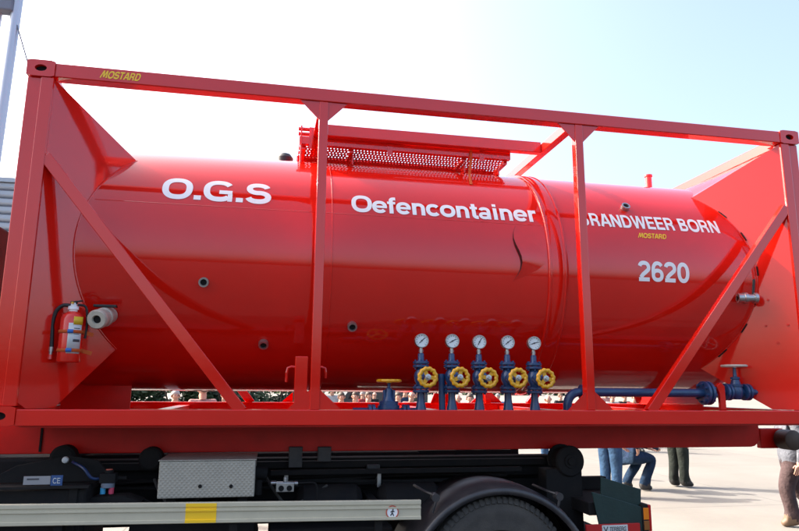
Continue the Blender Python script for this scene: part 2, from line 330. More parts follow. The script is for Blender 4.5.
def mir(y0, y1, rear): return (W - y1, W - y0) if rear else (y0, y1)
for rear in (False, True):
    ya, yb = mir(0.006, 0.106, rear)
    MB().box(0.178, L - 0.178, ya, yb, RT0_, RT1_).build('top_rail', 'red', con, bevel=0.006)
    MB().box(0.178, L - 0.178, ya, yb, RB0, RB1).build('bottom_rail', 'red', con, bevel=0.006)
    for xe in (0, 1):
        def X(x): return L - x if xe else x
        # corner castings: block with a recessed oval opening
        for zc0 in (ZB, ZT - 0.118):
            yc0, yc1 = mir(0, 0.162, rear); yf = yc1 if rear else yc0; sg = -1 if rear else 1
            c = MB(); x0, x1 = sorted((X(0.0), X(0.178)))
            cx, cz = (x0 + x1) / 2, zc0 + 0.059; N = 24
            outer = []; hole = []; back = []
            for k in range(N):
                an = 2 * math.pi * k / N; ca, sa = math.cos(an), math.sin(an)
                t = min(0.089 / max(abs(ca), 1e-6), 0.059 / max(abs(sa), 1e-6))
                outer.append((cx + ca * t, yf, cz + sa * t)); hole.append((cx + 0.038 * ca, yf, cz + 0.024 * sa)); back.append((cx + 0.038 * ca, yf + sg * 0.03, cz + 0.024 * sa))
            rim = [(p[0], yf + sg * 0.162, p[2]) for p in outer]
            n0 = 0; c.add(outer + hole + back + rim, [(k, (k+1) % N, N + (k+1) % N, N + k) for k in range(N)] + [(N + k, N + (k+1) % N, 2*N + (k+1) % N, 2*N + k) for k in range(N)]
                  + [(k, (k+1) % N, 3*N + (k+1) % N, 3*N + k) for k in range(N)] + [tuple(3*N + k for k in range(N))])
            o = c.build('corner_casting', 'red', con)
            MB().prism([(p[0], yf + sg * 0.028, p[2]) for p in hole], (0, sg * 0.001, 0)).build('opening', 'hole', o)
        # corner post: two folds
        x0, x1 = sorted((X(0.006), X(0.094))); ya, yb = mir(0.022, 0.155, rear)
        MB().box(x0, x1, ya, yb, ZB + 0.118, ZT - 0.118).build('corner_post', 'red', con, bevel=0.006)
        x0, x1 = sorted((X(0.094), X(0.176))); ya, yb = mir(0.008, 0.10, rear)
        MB().box(x0, x1, ya, yb, ZB + 0.118, ZT - 0.118).build('post_flange', 'red', con, bevel=0.006)
        # diagonal brace
        yb0 = mir(0.012, 0.066, rear); ym = (yb0[0] + yb0[1]) / 2
        a = Vector((X(0.170), ym, 3.135)); b = Vector((X(1.540), ym, 1.462))
        MB().bar(a, b, (1, 0, 1), 0.076, 0.054).build('diagonal_brace', 'red', con, bevel=0.004)
    for px in (P1, P2):
        ya, yb = mir(0.010, 0.082, rear)
        MB().box(px - 0.033, px + 0.033, ya, yb, RB1, RT0_).build('frame_post', 'red', con, bevel=0.005)
        yg = mir(0.018, 0.028, rear)
        for sx in (-1, 1):
            MB().prism([(px + sx*0.033, yg[0], 3.697), (px + sx*0.172, yg[0], 3.697), (px + sx*0.150, yg[0], 3.675), (px + sx*0.033, yg[0], 3.555)], (0, 0.010, 0)).build('gusset_plate', 'red', con)
            MB().prism([(px + sx*0.033, yg[0], 1.476), (px + sx*0.180, yg[0], 1.476), (px + sx*0.033, yg[0], 1.610)], (0, 0.010, 0)).build('gusset_plate', 'red', con)
MB().box(0.055, 0.067, 0.162, W - 0.162, 1.471, 2.35).build('sun_block_sheet', 'plate', con)  # added sheet that keeps the sun off the inner gusset
# headers across both ends, cross beams over the tank
for xe in (0, 1):
    x0, x1 = (0.03, 0.13) if not xe else (L - 0.13, L - 0.03)
    MB().box(x0, x1, 0.162, W - 0.162, 3.70, 3.79).build('end_header', 'red', con, bevel=0.006)
    MB().box(x0, x1, 0.162, W - 0.162, 1.38, 1.47).build('end_sill', 'red', con, bevel=0.006)
for px in (P1, P2):
    MB().box(px - 0.035, px + 0.035, 0.107, W - 0.107, 3.705, 3.785).build('cross_beam', 'red', con, bevel=0.005)
MB().box(P1 + 0.036, P2 - 0.036, 0.665, 0.735, 3.70, 3.80).build('walkway_beam', 'red', con, bevel=0.005)
for x in (0.9, 2.0, 3.1, 4.2, 5.3):
    MB().box(x - 0.05, x + 0.05, 0.107, W - 0.107, 1.385, 1.445).build('floor_beam', 'red2', con)

# tank shell
prof = []; X0, X1 = 0.34, L - 0.34
for k in range(10):
    a = k / 9 * math.pi / 2; prof.append((X0 - 0.22 * math.cos(a), max(0.001, TR * math.sin(a) ** 0.55)))
nx = 40
prof += [(X0 + (X1 - X0) * k / nx, TR) for k in range(1, nx)]
for k in range(10):
    a = (1 - k / 9) * math.pi / 2; prof.append((X1 + 0.22 * math.cos(a), max(0.001, TR * math.sin(a) ** 0.55)))
shell = MB().lathe((0, TY, TZ), (1, 0, 0), prof, 160).build('tank_shell', 'tank', con, smooth=True, angle=50)
# flange band near the second post: raised ring with two rolled lips
RX = 3.832
ring = [(RX, TR - 0.01), (RX + 0.001, TR + 0.012), (RX + 0.006, TR + 0.018), (RX + 0.014, TR + 0.019), (RX + 0.020, TR + 0.014), (RX + 0.026, TR + 0.012), (RX + 0.050, TR + 0.016), (RX + 0.085, TR + 0.017), (RX + 0.125, TR + 0.014), (RX + 0.131, TR + 0.012), (RX + 0.137, TR + 0.017), (RX + 0.146, TR + 0.018), (RX + 0.152, TR + 0.012), (RX + 0.155, TR - 0.01)]
MB().lathe((0, TY, TZ), (1, 0, 0), ring, 160, cap=False).build('flange_ring', 'tank', shell, smooth=True, angle=60)
for x in (P1 + 0.10,):
    MB().lathe((0, TY, TZ), (1, 0, 0), [(x, TR - 0.004), (x + 0.004, TR + 0.003), (x + 0.010, TR + 0.003), (x + 0.014, TR - 0.004)], 160, cap=False).build('weld_bead', 'tank', shell, smooth=True)
# lengthwise weld under the lettering
ph = rad(19.6)
MB().tube([tank_pt(X0 + 0.1 + (RX - X0 - 0.1) * k / 30, ph, TR - 0.0022) for k in range(31)], 0.0038, 6).build('weld_bead', 'tank', shell, smooth=True)

# lettering on the tank
def on_shell(x0, phi0, lift=0.0025):
    return lambda x, h, e: tank_pt(x0 + x, phi0 + h / TR, TR + lift + e)
def shell_text(s, x0, x1, base_deg, cap, m, shear=0.0, weight=1.0):
    return lettering(s, 'lettering', m, shell, on_shell(x0, rad(base_deg)), x1 - x0, cap, shear, weight)
shell_text('O.G.S', 0.878, 1.665, 22.4, 0.204, 'white', 0, 1.14)
shell_text('Oefencontainer', 2.272, 3.782, 21.2, 0.164, 'white', 0, 1.12)
shell_text('BRANDWEER BORN', 4.16, 5.445, 21.1, 0.134, 'white', 0, 1.1)
shell_text('MOSTARD', 4.648, 4.905, 15.9, 0.046, 'yellow_vinyl', 0.25, 1.15)
shell_text('2620', 4.608, 5.068, -5.4, 0.164, 'white', 0, 1.15)
tr0 = on_y(99, 80.5); tr1 = on_y(142, 82)
rail0 = [o for o in con.children if o.name.startswith('top_rail')][0]
lettering('MOSTARD', 'lettering', 'yellow_vinyl', rail0, lambda x, h, e: (tr0.x + x, 0.0045 - e, 3.722 + h), tr1.x - tr0.x - 0.02, 0.055, 0.25, 1.15)

# sloping end plates that tie the frame corners to the tank
PS = 1.09
def plate_pt(phi, left, rear, R=TR - 0.004):
    p = tank_pt(0, phi, R); x = (p.y - 0.03) / PS + 0.172
    return Vector((x if left else L - x, W - p.y if rear else p.y, p.z))
def edge_pt(x, y, z, left, rear): return Vector((x if left else L - x, W - y if rear else y, z))
for left in (True, False):
    for rear in (False, True):
        hi, lo = (rad(47), rad(-45)) if left else (rad(49), rad(-51)); n_ = 26
        inner = []; outer = []
        e = [edge_pt(0.172, 0.03, 3.69, left, rear), edge_pt(0.172, 0.03, 1.478, left, rear), edge_pt(0.335, 0.03 + 0.163 * PS, 1.478, left, rear)]
        for k in range(n_ + 1):
            t = k / n_; inner.append(plate_pt(hi + (lo - hi) * t, left, rear))
            if t <= 0.9: outer.append(e[0].lerp(e[1], t / 0.9))
            else: outer.append(e[1].lerp(e[2], (t - 0.9) / 0.1))
        mid = [a.lerp(b, 0.5) for a, b in zip(inner, outer)]
        p = MB().grid([outer, mid, inner]).build('end_plate', 'plate', con, solid=0.006)
        if not rear:
            MB().tube([q_ + Vector((0.004 if left else -0.004, -0.004, 0)) for q_ in inner], 0.0065, 6).build('weld_bead', 'red', p, smooth=True)
            slots = (36, 22, 4, -10, -24, -38) if not left else ()
            for sdeg in slots:
                pa = plate_pt(rad(sdeg), left, rear, TR + 0.006); pb = plate_pt(rad(sdeg - 4.5), left, rear, TR + 0.006)
                off = Vector((-0.010 if not left else 0.012, -0.006, 0))
                MB().bar(pa + off, pb + off, (1, 0, 0), 0.009, 0.006).build('drain_slot', 'hole' if not left else 'red', p)
    # top sheet from the header down to the tank
    hi = rad(47) if left else rad(49)
    a = []; b = []
    for k in range(25):
        t = k / 24; phi = hi + (math.pi - 2 * hi) * t
        tp = tank_pt(0, phi, TR - 0.004)
        yy = min(tp.y, W - tp.y)
        x0_ = (tank_pt(0, hi).y - 0.03) / PS + 0.172
        xt = x0_ - 0.26 * math.sin(math.pi * t) ** 0.8
        a.append(Vector((xt if left else L - xt, tp.y, tp.z)))
        b.append(Vector((0.12 if left else L - 0.12, 0.10 + (W - 0.20) * t, 3.70)))
    MB().grid([b, [p.lerp(q, 0.5) for p, q in zip(b, a)], a]).build('roof_plate', 'plate', con, solid=0.006)
    # lower sill plate under the tank end
    xs = 0.42 if left else L - 0.42
    xg0, xg1 = sorted((0.19 if left else L - 0.19, 0.80 if left else L - 0.80))
    if left: MB().box(0.16, 0.66, 0.95, 0.96, 1.40, 2.0).build('inner_gusset', 'red2', con)
    MB().prism([(xs, 0.97, 1.478), (xs, W - 0.42, 1.478), (xs, W - 0.62, 1.80), (xs, 1.00, 1.80)], (0.012, 0, 0)).build('saddle_plate', 'plate', con)

for u, v in ((766, 326), (788, 325), (768, 300), (778, 343)):   # bolt heads on the right end plate
    d = Vector(ray(u, v)); n_ = Vector((-PS, -1, 0)).normalized(); p0 = Vector((L - 0.172, 0.03, 0)); t = (p0 - Vector(CP)).dot(n_) / d.dot(n_); q = Vector(CP) + d * t
    MB().lathe(q, n_, [(0, 0.010), (0.010, 0.010)], 6).build('bolt_head', 'red2', con)
# saddle leg with clamp rods beside the first post
sl = MB().box(1.880, 1.966, 0.03, 0.11, 1.476, 1.832).box(1.885, 1.961, 0.11, 0.42, 1.476, 1.80).build('saddle_leg', 'red', con, bevel=0.005)
MB().tube([(1.90, 0.16, 1.76), (1.86, 0.16, 1.765), (1.835, 0.16, 1.755), (1.828, 0.16, 1.72), (1.827, 0.17, 1.66)], 0.010, 8).build('clamp_rod', 'red', sl, smooth=True)
MB().tube([(2.02, 0.16, 1.76), (2.07, 0.16, 1.765), (2.095, 0.16, 1.755), (2.10, 0.16, 1.72), (2.10, 0.17, 1.69)], 0.010, 8).build('clamp_rod', 'red', sl, smooth=True)
MB().prism([(3.36, 2.20, 1.476), (3.66, 2.20, 1.476), (3.56, 2.20, 1.575), (3.40, 2.20, 1.575)], (0, 0.02, 0)).build('saddle_plate', 'red', con)

# longitudinal hook beams under the floor, rollers at the rear
for rear in (False, True):
    ya, yb = mir(0.66, 0.74, rear)
    poly = [(-0.45, ya, 1.371), (-0.45, ya, 1.145), (5.86, ya, 1.145)] + [(5.86 + 0.09 * math.sin(t), ya, 1.235 - 0.09 * math.cos(t)) for t in (0.4, 0.8, 1.2, 1.571)] + [(5.95, ya, 1.371)]
    bm_ = MB().prism(poly, (0, yb - ya, 0)).build('hook_beam', 'red2', con, bevel=0.006)
    MB().box(0.135, 0.150, ya - 0.012, ya - 0.002, 1.16, 1.36).build('stiffener', 'hole', bm_)
    MB().box(5.97, 6.20, ya + 0.01, yb - 0.01, 1.13, 1.30).build('roller_bracket', 'red2', bm_, bevel=0.006)
    yc0, yc1 = mir(0.50, 0.655, rear)
    MB().lathe((6.16, yc0, 1.21), (0, 1, 0), [(0, 0.07), (0.01, 0.085), (0.145, 0.085), (0.155, 0.07)], 28).build('rear_roller', 'roller', bm_, smooth=True)
# rear underslung flap line (thin pale strip of the floor sheet under the front rail)
MB().box(0.2, L - 0.2, 0.03, 0.66, 1.362, 1.3705).build('floor_sheet', 'red2', con)

# ports: short steel sockets welded into the shell
def port(u, v, r, ln=0.035):
    p = on_tank(u, v); n_ = Vector((0, TY - p.y, TZ - p.z)).normalized() * -1
    n_ = Vector((0, p.y - TY, p.z - TZ)).normalized()
    o = MB().lathe(p - n_ * 0.01, n_, [(0, r), (ln + 0.01, r), (ln + 0.01, r * 0.66), (ln - 0.012, r * 0.62)], 20, cap=False).build('port_socket', 'steel', shell, smooth=True)
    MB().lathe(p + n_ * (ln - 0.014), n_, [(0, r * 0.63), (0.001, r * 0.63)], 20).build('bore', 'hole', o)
for u, v, r in ((204, 282, 0.035), (263.5, 343, 0.036), (352, 325.5, 0.036), (624.5, 208.5, 0.037)): port(u, v, r)
# black breather cap and red vent stub on the top
MB().lathe((1.76, TY, 3.57), (0, 0, 1), [(0, 0.05), (0.05, 0.05), (0.055, 0.075), (0.10, 0.075), (0.135, 0.05), (0.145, 0.01)], 20).build('breather_cap', 'black', shell, smooth=True)
MB().lathe((5.40, TY, 3.57), (0, 0, 1), [(0, 0.032), (0.18, 0.032), (0.185, 0.040), (0.205, 0.040), (0.21, 0.02)], 16).build('vent_pipe', 'red', shell, smooth=True)

# hose couplings
p = on_tank(105, 315); a = Vector((0.60, 0.36, 2.115)); d = (on_y(95.5, 320, 0.10) - a).normalized()
cp = MB().lathe(a, d, [(0, 0.045), (0.03, 0.045), (0.03, 0.056), (0.10, 0.060), (0.115, 0.066), (0.145, 0.066), (0.15, 0.060), (0.19, 0.060), (0.215, 0.066), (0.245, 0.066), (0.258, 0.058), (0.258, 0.030), (0.24, 0.026)], 26, cap=False).build('hose_coupling', 'ivory', shell, smooth=True)
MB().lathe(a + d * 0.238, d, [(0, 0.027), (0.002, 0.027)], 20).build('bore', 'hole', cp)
lv = a + d * 0.12 + Vector((0, 0, 0.072))
MB().box(lv.x - 0.075, lv.x + 0.075, lv.y - 0.02, lv.y + 0.02, lv.z - 0.006, lv.z + 0.012).cyl((lv.x, lv.y, lv.z - 0.03), (lv.x, lv.y, lv.z), 0.014, 12).build('lever', 'black', cp, bevel=0.004)
a = on_tank(733, 299); d = Vector((0.97, -0.22, 0.0)).normalized()
a = a + Vector((0, -0.055, 0))
cr_ = MB().lathe(a, d, [(0, 0.02), (0.0, 0.038), (0.045, 0.038), (0.05, 0.046), (0.075, 0.046), (0.08, 0.034), (0.125, 0.034), (0.13, 0.046), (0.155, 0.046), (0.16, 0.03), (0.15, 0.024)], 22, cap=False).build('ball_valve', 'steel', shell, smooth=True)
q = a + d * 0.13
MB().bar(q + Vector((0.0, 0, 0.03)), q + Vector((0.02, 0, 0.16)), (1, 0, 0), 0.022, 0.01).build('lever', 'black', cr_, bevel=0.003)

# torn seam: a curled lip on the shell
sp = [on_tank(u, v) for u, v in ((515.3, 226), (513.2, 233), (513.3, 239), (515.2, 245), (518, 251), (520.6, 257), (521.6, 263), (520.6, 269), (517.5, 275), (512.8, 281.5))]
n_ = len(sp); lip = []; wall = []
for i, p in enumerate(sp):
    v = i / (n_ - 1); h = 0.024 * math.sin(math.pi * v) ** 1.6; ph_ = tank_phi(p); wid = 0.02 + 0.30 * math.sin(math.pi * v) ** 0.8
    lip.append([tank_pt(p.x + wid * k / 12, ph_, TR + 0.002 - 0.005 * k / 12 + h * (1 - k / 12) ** 2 * (1 - 0.5 * k / 12)) for k in range(13)])
    wall.append([tank_pt(p.x - 0.010 * math.sin(math.pi * v) ** 1.5, ph_, TR + 0.0012), tank_pt(p.x + 0.001, ph_, TR + 0.0015), tank_pt(p.x + 0.003, ph_, TR + 0.0016 + h - 0.003 * (h > 0.004))])
MB().grid(lip).build('torn_lip', 'tank', shell, smooth=True, angle=80)
MB().grid(wall).build('tear', mat('torn_edge', (0.085, 0.004, 0.004), 0.6), shell)

# walkway of perforated plate above the tank
wx0, wx1, wy0, wy1, wz = 1.87, 3.74, 0.79, 1.42, 3.645
wk = MB(); px_, py_ = 0.0290, 0.0525
nxh = int((wx1 - wx0) / px_); nyh = int((wy1 - wy0) / py_)
for i in range(nxh):
    for j in range(nyh):
        cx = wx0 + px_ * (i + 0.5); cy = wy0 + py_ * (j + 0.5); x0, x1, y0, y1 = cx - px_/2, cx + px_/2, cy - py_/2, cy + py_/2
        sh = 0.0045 if j % 2 else -0.0045
        ou = [(x0,y0),(x1,y0),(x1,y1),(x0,y1)]; hx, hy = 0.0050, 0.0110
        ins = [(cx+sh-hx,cy-hy),(cx+sh+hx,cy-hy),(cx+sh+hx,cy+hy),(cx+sh-hx,cy+hy)]
        wk.add([(a, b, wz) for a, b in ou + ins], [(k, (k+1) % 4, 4 + (k+1) % 4, 4 + k) for k in range(4)])
walk = wk.build('perforated_walkway', 'red', con, recalc=False)
MB().box(wx0, wx1, wy0 - 0.045, wy0, wz - 0.004, wz + 0.008).box(wx0, wx1, wy0 - 0.049, wy0 - 0.045, wz - 0.004, wz + 0.062).build('edge_angle', 'red', walk)
MB().box(wx0, wx1, wy1, wy1 + 0.045, wz - 0.004, wz + 0.008).box(wx0, wx1, wy1 + 0.045, wy1 + 0.049, wz - 0.004, wz + 0.062).build('edge_angle', 'red', walk)
MB().box(wx0, wx1, wy1 - 0.004, wy1 - 0.001, wz + 0.01, wz + 0.13).build('sky_block_board', 'red', walk)  # added upright that blocks the sky behind the rear rows of holes
MB().box(wx0, wx1, 1.08, 1.10, wz - 0.035, wz - 0.003).build('stringer', 'red', walk)
for x in (wx0 + 0.02, 2.30, 3.30, wx1 - 0.05):
    MB().box(x, x + 0.035, wy0, wy1, wz - 0.032, wz - 0.002).build('bearer', 'red', walk)
for x in (1.885, 2.33, 3.34, 3.66):
    y = 0.90; zt = TZ + math.sqrt(TR**2 - (y - TY)**2) - 0.01
    MB().box(x, x + 0.012, y - 0.05, y + 0.05, zt, wz - 0.033).build('foot', 'red', walk)
MB().box(1.878, 1.892, 0.735, 0.775, 3.36 + 0.05, 3.80).build('end_upright', 'red', walk, bevel=0.003)
for z, y in ((3.775, 0.755), (3.735, 0.765)):
    MB().cyl((1.86, y, z), (2.72, y, z), 0.016, 10).build('folded_handrail', 'red', walk, smooth=True)
for x in (1.95, 2.62, 3.45):
    MB().box(x, x + 0.045, 0.736, 0.744, 3.60, 3.79).build('hanger', 'red', walk)
st = [on_y(474.5, 152, 0.72), on_y(474, 165, 0.66), on_y(472.5, 180, 0.60), on_y(472, 190, 0.55)]
st = [Vector((3.37, 0.735, 3.70)), Vector((3.365, 0.725, 3.60)), Vector((3.33, 0.66, 3.45)), tank_pt(3.31, rad(50), TR + 0.01), tank_pt(3.30, rad(46), TR + 0.006)]
rows = [[p + Vector((-0.012, 0, 0)), p + Vector((0.012, 0, 0))] for p in st]
MB().grid(rows).build('orange_strap', 'orange', walk, solid=0.003)
walk.children[-1]['label'] = 'orange tie strap hanging from the walkway'

# valves: five alike on the manifold
VY = 0.20; WYF = -0.015
def make_valve(x):
    b = MB()
    b.lathe((x, VY, 1.38), (0, 0, 1), [(0, 0.04), (0.09, 0.04), (0.12, 0.034), (0.16, 0.027), (0.215, 0.027)], 18)
    for z in (1.592, 1.618, 1.772, 1.798): b.lathe((x, VY, z), (0, 0, 1), [(0, 0.056), (0.004, 0.060), (0.016, 0.060), (0.020, 0.056)], 24)
    for k in range(6):
        an = k * math.pi / 3 + 0.3
        for z in (1.580, 1.760): b.cyl((x + 0.047 * math.cos(an), VY + 0.047 * math.sin(an), z), (x + 0.047 * math.cos(an), VY + 0.047 * math.sin(an), z + 0.07), 0.007, 6)
    b.lathe((x, VY, 1.638), (0, 0, 1), [(0, 0.030), (0.02, 0.036), (0.045, 0.048), (0.07, 0.052), (0.095, 0.048), (0.115, 0.036), (0.134, 0.030)], 20)
    b.lathe((x, VY, 1.818), (0, 0, 1), [(0, 0.034), (0.012, 0.024), (0.055, 0.022), (0.06, 0.017)], 16)
    b.lathe((x, VY, 1.70), (0, -1, 0), [(0.03, 0.036), (0.07, 0.032), (0.075, 0.042), (0.09, 0.042), (0.095, 0.026), (0.14, 0.02), (0.19, 0.010)], 18)
    v = b.build('valve', 'blue', con, smooth=True, angle=40)
    h = MB(); c = Vector((x, WYF, 1.70))
    h.torus(c, (0, 1, 0), 0.0585, 0.0155, 60, 8, 12, 0.003)
    for k in range(3):
        an = rad(90 + 25) + k * 2 * math.pi / 3; e = Vector((math.cos(an), 0, math.sin(an)))
        h.bar(c + e * 0.015, c + e * 0.055, (0, 1, 0), 0.010, 0.027)
    hw = h.build('handwheel', 'yellow', v, smooth=True, angle=50)
    MB().lathe(c + Vector((0, 0.02, 0)), (0, -1, 0), [(0, 0.010), (0.008, 0.022), (0.03, 0.022), (0.032, 0.012), (0.045, 0.010)], 14).build('hub', 'steel', v, smooth=True)
    MB().cyl((x, VY, 1.876), (x, VY, 1.925), 0.0125, 12).lathe((x, VY, 1.885), (0, 0, 1), [(0, 0.018), (0.02, 0.018)], 6).build('nipple', 'steel', v, smooth=True)
    g = MB().lathe((x, VY + 0.005, 1.968), (0, -1, 0), [(0, 0.045), (0.004, 0.052), (0.034, 0.052), (0.037, 0.050), (0.037, 0.046), (0.030, 0.045)], 36, cap=False).lathe((x, VY + 0.005, 1.968), (0, -1, 0), [(0, 0.045), (0.002, 0.045)], 36).build('gauge_case', 'steel', v, smooth=True)
    MB().lathe((x, VY - 0.022, 1.968), (0, -1, 0), [(0, 0.0455), (0.002, 0.0455)], 36).build('gauge_dial', 'dial', v)
    n = MB(); n.bar((x - 0.018, VY - 0.0255, 1.950), (x + 0.024, VY - 0.0255, 1.990), (1, 0, -1), 0.006, 0.001)
    n.cyl((x, VY - 0.0245, 1.968), (x, VY - 0.028, 1.968), 0.006, 10)
    for k in range(11):
        an = rad(225 - 27 * k); e = Vector((math.cos(an), 0, math.sin(an))); cc = Vector((x, VY - 0.0252, 1.968))
        n.bar(cc + e * 0.033, cc + e * 0.041, (0, 1, 0), 0.0008, 0.003)
    n.build('gauge_needle', 'ink', v)
    return v
vx = [on_y(u, 342, VY).x for u in (421, 451.5, 478.5, 506.8, 533)]
v0 = make_valve(vx[0])
for k in range(1, 5): copy_tree(v0, con, (vx[k] - vx[0], 0, 0.002 * (k % 2)))
for k, v in enumerate([o for o in con.children if o.name.startswith('valve')]):
    for ch in v.children:
        if ch.name.startswith('gauge_needle') and k:
            ch.data = ch.data.copy(); cg = Vector((vx[0], VY, 1.968 + DZ)) - Vector(con['_w'])
            ch.data.transform(Matrix.Translation(cg) @ Matrix.Rotation((0, 0.25, -0.3, 0.1, 0.45)[k], 4, 'Y') @ Matrix.Translation(-cg))
        if ch.name.startswith('handwheel') and k:
            ch.data = ch.data.copy()
            Rm = Matrix.Translation(Vector((vx[0], WYF, 1.70 + DZ)) - Vector(con['_w'])) @ Matrix.Rotation(k * 0.55, 4, 'Y') @ Matrix.Translation(-(Vector((vx[0], WYF, 1.70 + DZ)) - Vector(con['_w'])))
            ch.data.transform(Rm)
MB().tube([on_y(441.5, 374, 0.22), on_y(442, 400, 0.22), on_y(442.5, 420, 0.22)], 0.024, 12).build('riser_pipe', 'blue', con, smooth=True)
# gate valve lying in the rail with a flat handwheel
hx = on_y(389, 381, 0.22).x
b = MB(); b.cyl((hx - 0.26, 0.22, 1.452), (hx + 0.26, 0.22, 1.452), 0.032, 14)
for dx in (-0.150, -0.122, 0.100, 0.128): b.lathe((hx + dx, 0.22, 1.452), (1, 0, 0), [(0, 0.056), (0.02, 0.056)], 20)
b.lathe((hx, 0.22, 1.40), (0, 0, 1), [(0, 0.05), (0.07, 0.065), (0.075, 0.08), (0.10, 0.08), (0.102, 0.07), (0.13, 0.07), (0.132, 0.05), (0.16, 0.03), (0.22, 0.024), (0.225, 0.012), (0.28, 0.012)], 20)
for dx in (-0.035, 0.035): b.box(hx + dx - 0.008, hx + dx + 0.008, 0.205, 0.235, 1.53, 1.61)
gv = b.build('gate_valve', 'blue', con, smooth=True, angle=40)
h = MB(); h.torus((hx, 0.22, 1.675), (0, 0, 1), 0.078, 0.0115, 60, 8, 12, 0.003)
for k in range(3):
    an = k * 2.094 + 0.4; e = Vector((math.cos(an), math.sin(an), 0)); h.bar(Vector((hx, 0.22, 1.675)) + e * 0.01, Vector((hx, 0.22, 1.675)) + e * 0.076, (0, 0, 1), 0.010, 0.018)
h.lathe((hx, 0.22, 1.66), (0, 0, 1), [(0, 0.02), (0.025, 0.02)], 14).build('handwheel', 'yellow', gv, smooth=True, angle=50)

# discharge pipe with end valve on the right
PY = 0.30; pz = 1.604
pts = [Vector((3.985, PY, 1.40)), Vector((3.985, PY, 1.50))] + [Vector((4.085 - 0.10 * math.cos(t), PY, 1.504 + 0.10 * math.sin(t))) for t in np.linspace(0.1, 1.57, 7)] + [Vector((5.18, PY, pz))]
MB().tube(pts, 0.034, 16).lathe((4.10, PY, pz), (1, 0, 0), [(0, 0.058), (0.05, 0.058)], 20).build('discharge_pipe', 'blue', con, smooth=True)
fx = 5.20
b = MB()
for dx in (-0.035, 0.0): b.lathe((fx + dx, PY, pz), (1, 0, 0), [(0, 0.090), (0.003, 0.095), (0.022, 0.095), (0.025, 0.090)], 26)
for k in range(8):
    an = k * math.pi / 4 + 0.2; b.cyl((fx - 0.055, PY + 0.072 * math.cos(an), pz + 0.072 * math.sin(an)), (fx + 0.045, PY + 0.072 * math.cos(an), pz + 0.072 * math.sin(an)), 0.010, 6)
b.build('pipe_flange', 'blue', con, smooth=True, angle=40)
br_ = MB().prism([(5.285, PY - 0.05, 1.474), (5.335, PY - 0.05, 1.474), (5.335, PY - 0.05, 1.66), (5.30, PY - 0.05, 1.69), (5.26, PY - 0.05, 1.66), (5.285, PY - 0.05, 1.60)], (0, 0.03, 0)).build('pipe_bracket', 'red', con, bevel=0.003)
vx0 = 5.475
b = MB(); b.cyl((5.24, PY, pz + 0.01), (5.66, PY, pz + 0.01), 0.026, 14)
for dx in (-0.115, -0.085, 0.062, 0.092): b.lathe((vx0 + dx, PY, pz + 0.01), (1, 0, 0), [(0, 0.062), (0.003, 0.068), (0.02, 0.068), (0.023, 0.062)], 22)
b.lathe((vx0, PY, pz - 0.05), (0, 0, 1), [(0, 0.03), (0.03, 0.05), (0.07, 0.056), (0.10, 0.048), (0.105, 0.055), (0.12, 0.055), (0.125, 0.040), (0.16, 0.030), (0.165, 0.036), (0.18, 0.036), (0.185, 0.016), (0.25, 0.011), (0.275, 0.011)], 20)
b.tube([(5.64, PY, pz + 0.01), (5.69, PY, pz + 0.008), (5.72, PY, pz - 0.01), (5.735, PY, pz - 0.05)], 0.022, 12)
gv2 = b.build('globe_valve', 'blue', con, smooth=True, angle=40)
h = MB(); h.torus((vx0, PY, 1.826), (0, 0, 1), 0.092, 0.010, 48, 8, 10, 0.002)
for k in range(4):
    an = k * 1.571 + 0.5; e = Vector((math.cos(an), math.sin(an), 0)); h.bar(Vector((vx0, PY, 1.826)) + e * 0.01, Vector((vx0, PY, 1.826)) + e * 0.09, (0, 0, 1), 0.008, 0.016)
o = h.lathe((vx0, PY, 1.812), (0, 0, 1), [(0, 0.018), (0.024, 0.018)], 14).build('handwheel', mat('dusty_white_enamel', (0.55, 0.50, 0.42), 0.5), gv2, smooth=True, angle=50)
o['label'] = 'dusty white flat handwheel'

# ================================================================ FIRE EXTINGUISHER
def plate_at(u, v, off=0.0):      # pixel -> point on the front left end plate, lifted off it
    n_ = np.array([PS, -1.0, 0]); n_ /= np.linalg.norm(n_); p0 = np.array([0.172, 0.03, 0]) + n_ * off
    d = ray(u, v); t = ((p0 - CP) @ n_) / (d @ n_); return Vector(CP + d * t)
er = 0.072
pb = plate_at(68, 362.5, er + 0.02); pt_ = plate_at(70, 312, er + 0.02)
ex = pb.x; ey = pb.y; z0 = pb.z; z1 = pt_.z
fe = thing('fire_extinguisher', 'red fire extinguisher with black hose strapped to the left end of the frame', 'fire extinguisher', (ex, ey, z0))
MB().lathe((ex, ey, z0), (0, 0, 1), [(0, er * 0.9), (0.008, er), (0.30 * (z1 - z0), er), (z1 - z0 - 0.05, er), (z1 - z0 - 0.02, er * 0.88), (z1 - z0 - 0.004, er * 0.6), (z1 - z0 + 0.006, er * 0.36)], 36).build('cylinder', 'ext', fe, smooth=True, angle=60)
# outward direction of the plate and its side direction
on = Vector((PS, -1, 0)).normalized(); os_ = Vector((1, PS, 0)).normalized()
def around(ang, z, r): return Vector((ex, ey, z)) + (on * math.cos(ang) + os_ * math.sin(ang)) * r
